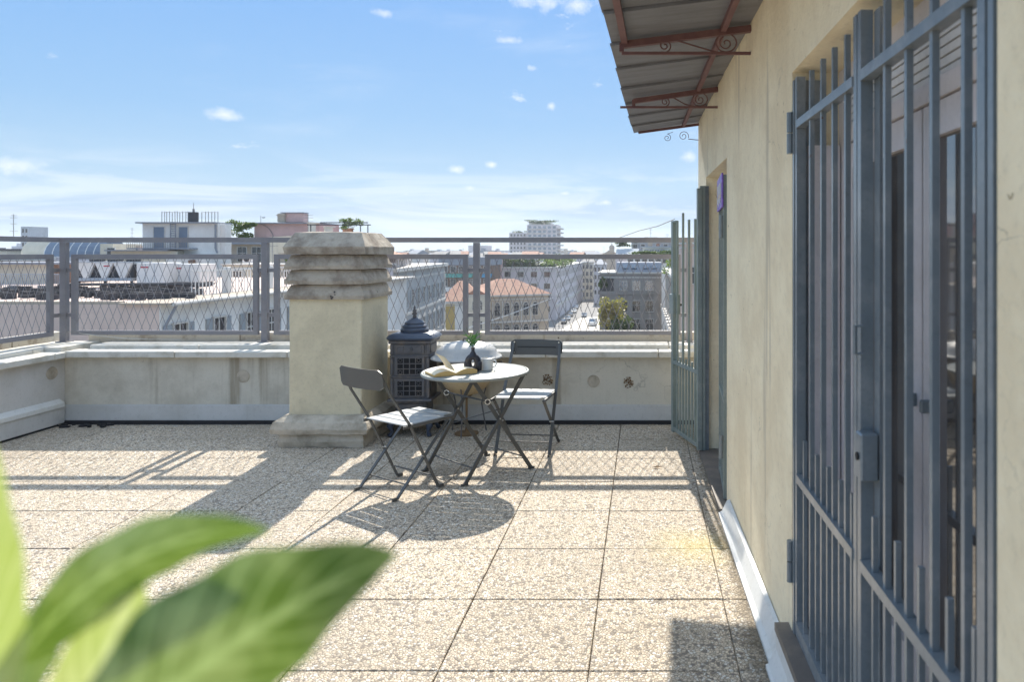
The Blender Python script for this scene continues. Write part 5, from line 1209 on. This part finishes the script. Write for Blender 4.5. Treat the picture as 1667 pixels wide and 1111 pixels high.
for k in range(30):
    px = -60 + k * 17; Y = rng.choice((240, 300, 360)); A = P2(px, Y); L = 20 * Y / F; zt_ = az(rng.uniform(405, 418), Y) - GZ
    if 150 < px < 200: zt_ -= 2
    wm_ = rng.choice(('c_cream', 'c_white', 'c_lilac', 'c_grey')); rm_ = rng.choice(('c_lead', 'c_stone', 'c_dark'))
    where = ('behind the vault roofed block', 'behind the low cream roofs', 'behind the white penthouse', 'behind the pink house', 'behind the terrace chimney')[min(4, max(0, int((px + 60) / 110)))]
    lb2 = '%s flat roofed house with %s edge far %s' % ({'c_cream': 'cream', 'c_white': 'white', 'c_lilac': 'pale lilac', 'c_grey': 'grey'}[wm_], {'c_lead': 'blue grey', 'c_stone': 'stone grey', 'c_dark': 'dark'}[rm_], where)
    r = thing('distant_house', lb2, 'building', (A[0], A[1], GZ), 0, 'rooftops far behind the left roofs')
    MB().span((0, 0, 0), (L, 14, zt_)).build('wall', M[wm_], r)
    MB().span((-.3, -.3, zt_ + .01), (L + .3, 14, zt_ + .5)).build('roof', M[rm_], r)
def antenna(px, Y, py0, py1, label):
    a = thing('tv_antenna', label, 'antenna', (ax(px, Y), Y, az(py0, Y)), 0, 'rooftop television aerials')
    h = az(py1, Y) - az(py0, Y); MB().tube([(0, 0, 0), (0, 0, h)], h * .012, 5).build('mast', M['c_stone'], a)
    for z, w in ((.95, .22), (.85, .3), (.6, .26), (.3, .34)): MB().tube([(-w * h * .5, 0, z * h), (w * h * .5, .1, z * h)], h * .008, 4).build('element', M['c_stone'], a)
for px, Y, a, b, l in ((22, 150, 388, 349, 'tall rooftop aerial at the far left edge'), (215, 150, 392, 371, 'thin aerial left of the white penthouse'), (754, 200, 414, 404, 'small aerial above the green awning block'), (1059, 160, 392, 372, 'aerial just left of the open gate leaf top'), (983, 300, 412, 402, 'small aerial beside the distant church lantern'), (72, 120, 390, 383, 'short stub aerial right of the far left aerial')): antenna(px, Y, a, b, l)
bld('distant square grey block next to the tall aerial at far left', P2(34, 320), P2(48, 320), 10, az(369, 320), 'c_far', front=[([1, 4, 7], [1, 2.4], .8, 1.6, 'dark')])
# --- loose wire over the street and to the gate
tag(MB().tube([at(1003, 389, 9.0), at(1040, 376, 8.3), at(1072, 368, 7.4), at(1098, 357, 6.3)], .004, 5).build('wire', M['c_stone']), 'thin slack wire running up to the open gate leaf', 'wire')
tag(MB().tube([at(760, 535, 60), at(830, 512, 64), at(900, 485, 70)], .04, 5).build('overhead_wire', M['c_white']), 'pale overhead wire crossing in front of the villa', 'wire')
# --- vehicles in the street
def car(label, x, y, rz, paint, van=False, group=None):
    c = thing('delivery_van' if van else 'parked_car', label, 'van' if van else 'car', (x, y, GZ + .05), rz, group)
    L, W, Hc = (5.2, 2.0, 2.3) if van else (4.3, 1.75, 1.45)
    if van: prof = [(-L / 2, .35), (-L / 2, 1.2), (-L / 2 + .9, 1.45), (-L / 2 + 1.5, Hc - .1), (-L / 2 + 1.8, Hc), (L / 2 - .1, Hc), (L / 2, Hc - .2), (L / 2, .35)]
    else: prof = [(-L / 2, .35), (-L / 2, .75), (-L / 2 + 1.0, .95), (-L / 2 + 1.7, Hc), (L / 2 - 1.1, Hc), (L / 2 - .3, .98), (L / 2, .9), (L / 2, .35)]
    MB().prism([(u, v) for u, v in prof], 'x', -W / 2, W / 2).build('body', M[paint], c)
    f = Vector((prof[2][0], prof[2][1])); g_ = Vector((prof[3][0], prof[3][1])); nn = Vector((-(g_ - f).y, (g_ - f).x)).normalized() * .02
    MB().quad((-W * .43, (f + nn).x, (f + nn).y), (W * .43, (f + nn).x, (f + nn).y), (W * .40, (g_ + nn).x, (g_ + nn).y), (-W * .40, (g_ + nn).x, (g_ + nn).y)).build('windscreen', M['pane_sky'], c)
    for sx in (-1, 1):
        MB().quad((sx * (W / 2 + .01), -L / 2 + 1.4, 1.0), (sx * (W / 2 + .01), L / 2 - .6, 1.0), (sx * (W / 2 + .01), L / 2 - 1.1, Hc - .12), (sx * (W / 2 + .01), -L / 2 + 1.8, Hc - .12)).build('side_window', M['pane'], c)
        for sy in (-L / 2 + .8, L / 2 - .8): MB().tube([(sx * (W / 2 - .2), sy, .33), (sx * (W / 2 + .02), sy, .33)], .33, 12).build('wheel', M['c_dark'], c)
        MB().box((sx * W * .36, -L / 2 - .01, .7), (.3, .04, .16)).build('headlight', M['rivet'], c)
    return c
car('white van with blue windscreen driving down the street', ax(965, 232), 232, R(-6), 'c_white', True)
for i, (px, Y, p, l) in enumerate(((918, 238, 'c_dark', 'dark car parked at the left kerb nearest the villa'), (924, 250, 'c_steel', 'silver car parked second along the left kerb'), (929, 264, 'c_dark', 'dark car parked third along the left kerb'), (934, 280, 'c_white', 'white car parked fourth along the left kerb'), (938, 300, 'c_bluegrey', 'blue grey car parked farthest along the left kerb'), (951, 262, 'c_bluegrey', 'blue grey car following behind the white van'))): car(l, ax(px, Y), Y, R(2), p, group='cars in the street below')
for k, (px, Y) in enumerate(((910, 225), (921, 245), (946, 300))):
    l = thing('street_lamp', ('nearest', 'middle', 'farthest')[k] + ' dark street lamp post along the left pavement of the street', 'street lamp', (ax(px, Y), Y, GZ), 0, 'street lamps in the street')
    MB().tube([(0, 0, 0), (0, 0, 8)], [.11, .06], 8).build('pole', M['c_dark'], l); MB().tube([(0, 0, 8), (1.2, 0, 8.3)], .05, 6).build('arm', M['c_dark'], l); MB().box((1.4, 0, 8.28), (.7, .25, .12), bev=.03).build('lamp_head', M['c_steel'], l)
lf = MB(); lf.quad((.0, 0, .004), (.04, .012, .012), (.075, .0, .006), (.035, -.022, .004))
o = lf.build('dry_leaf', M['rust']); o.location = (0.06, 5.24, .004); tag(o, 'single dry brown leaf lying on the sunlit paving tiles', 'leaf')

# ------------------------------------------------------------------ the hazy air over the city
hz_ = MB().span((-2700, -350, GZ - 1), (2700, 3300, 60)).build('haze', M['c_far'])
hm, ht, hb = new_mat('haze'); ht.nodes.remove(hb)
pv = ht.nodes.new('ShaderNodeVolumePrincipled'); pv.inputs['Color'].default_value = (0.86, 0.92, 1.0, 1); pv.inputs['Density'].default_value = 0.00024; pv.inputs['Anisotropy'].default_value = 0.3
ht.links.new(pv.outputs[0], [n for n in ht.nodes if n.type == 'OUTPUT_MATERIAL'][0].inputs['Volume'])
hz_.data.materials.clear(); hz_.data.materials.append(hm); hz_['kind'] = 'stuff'
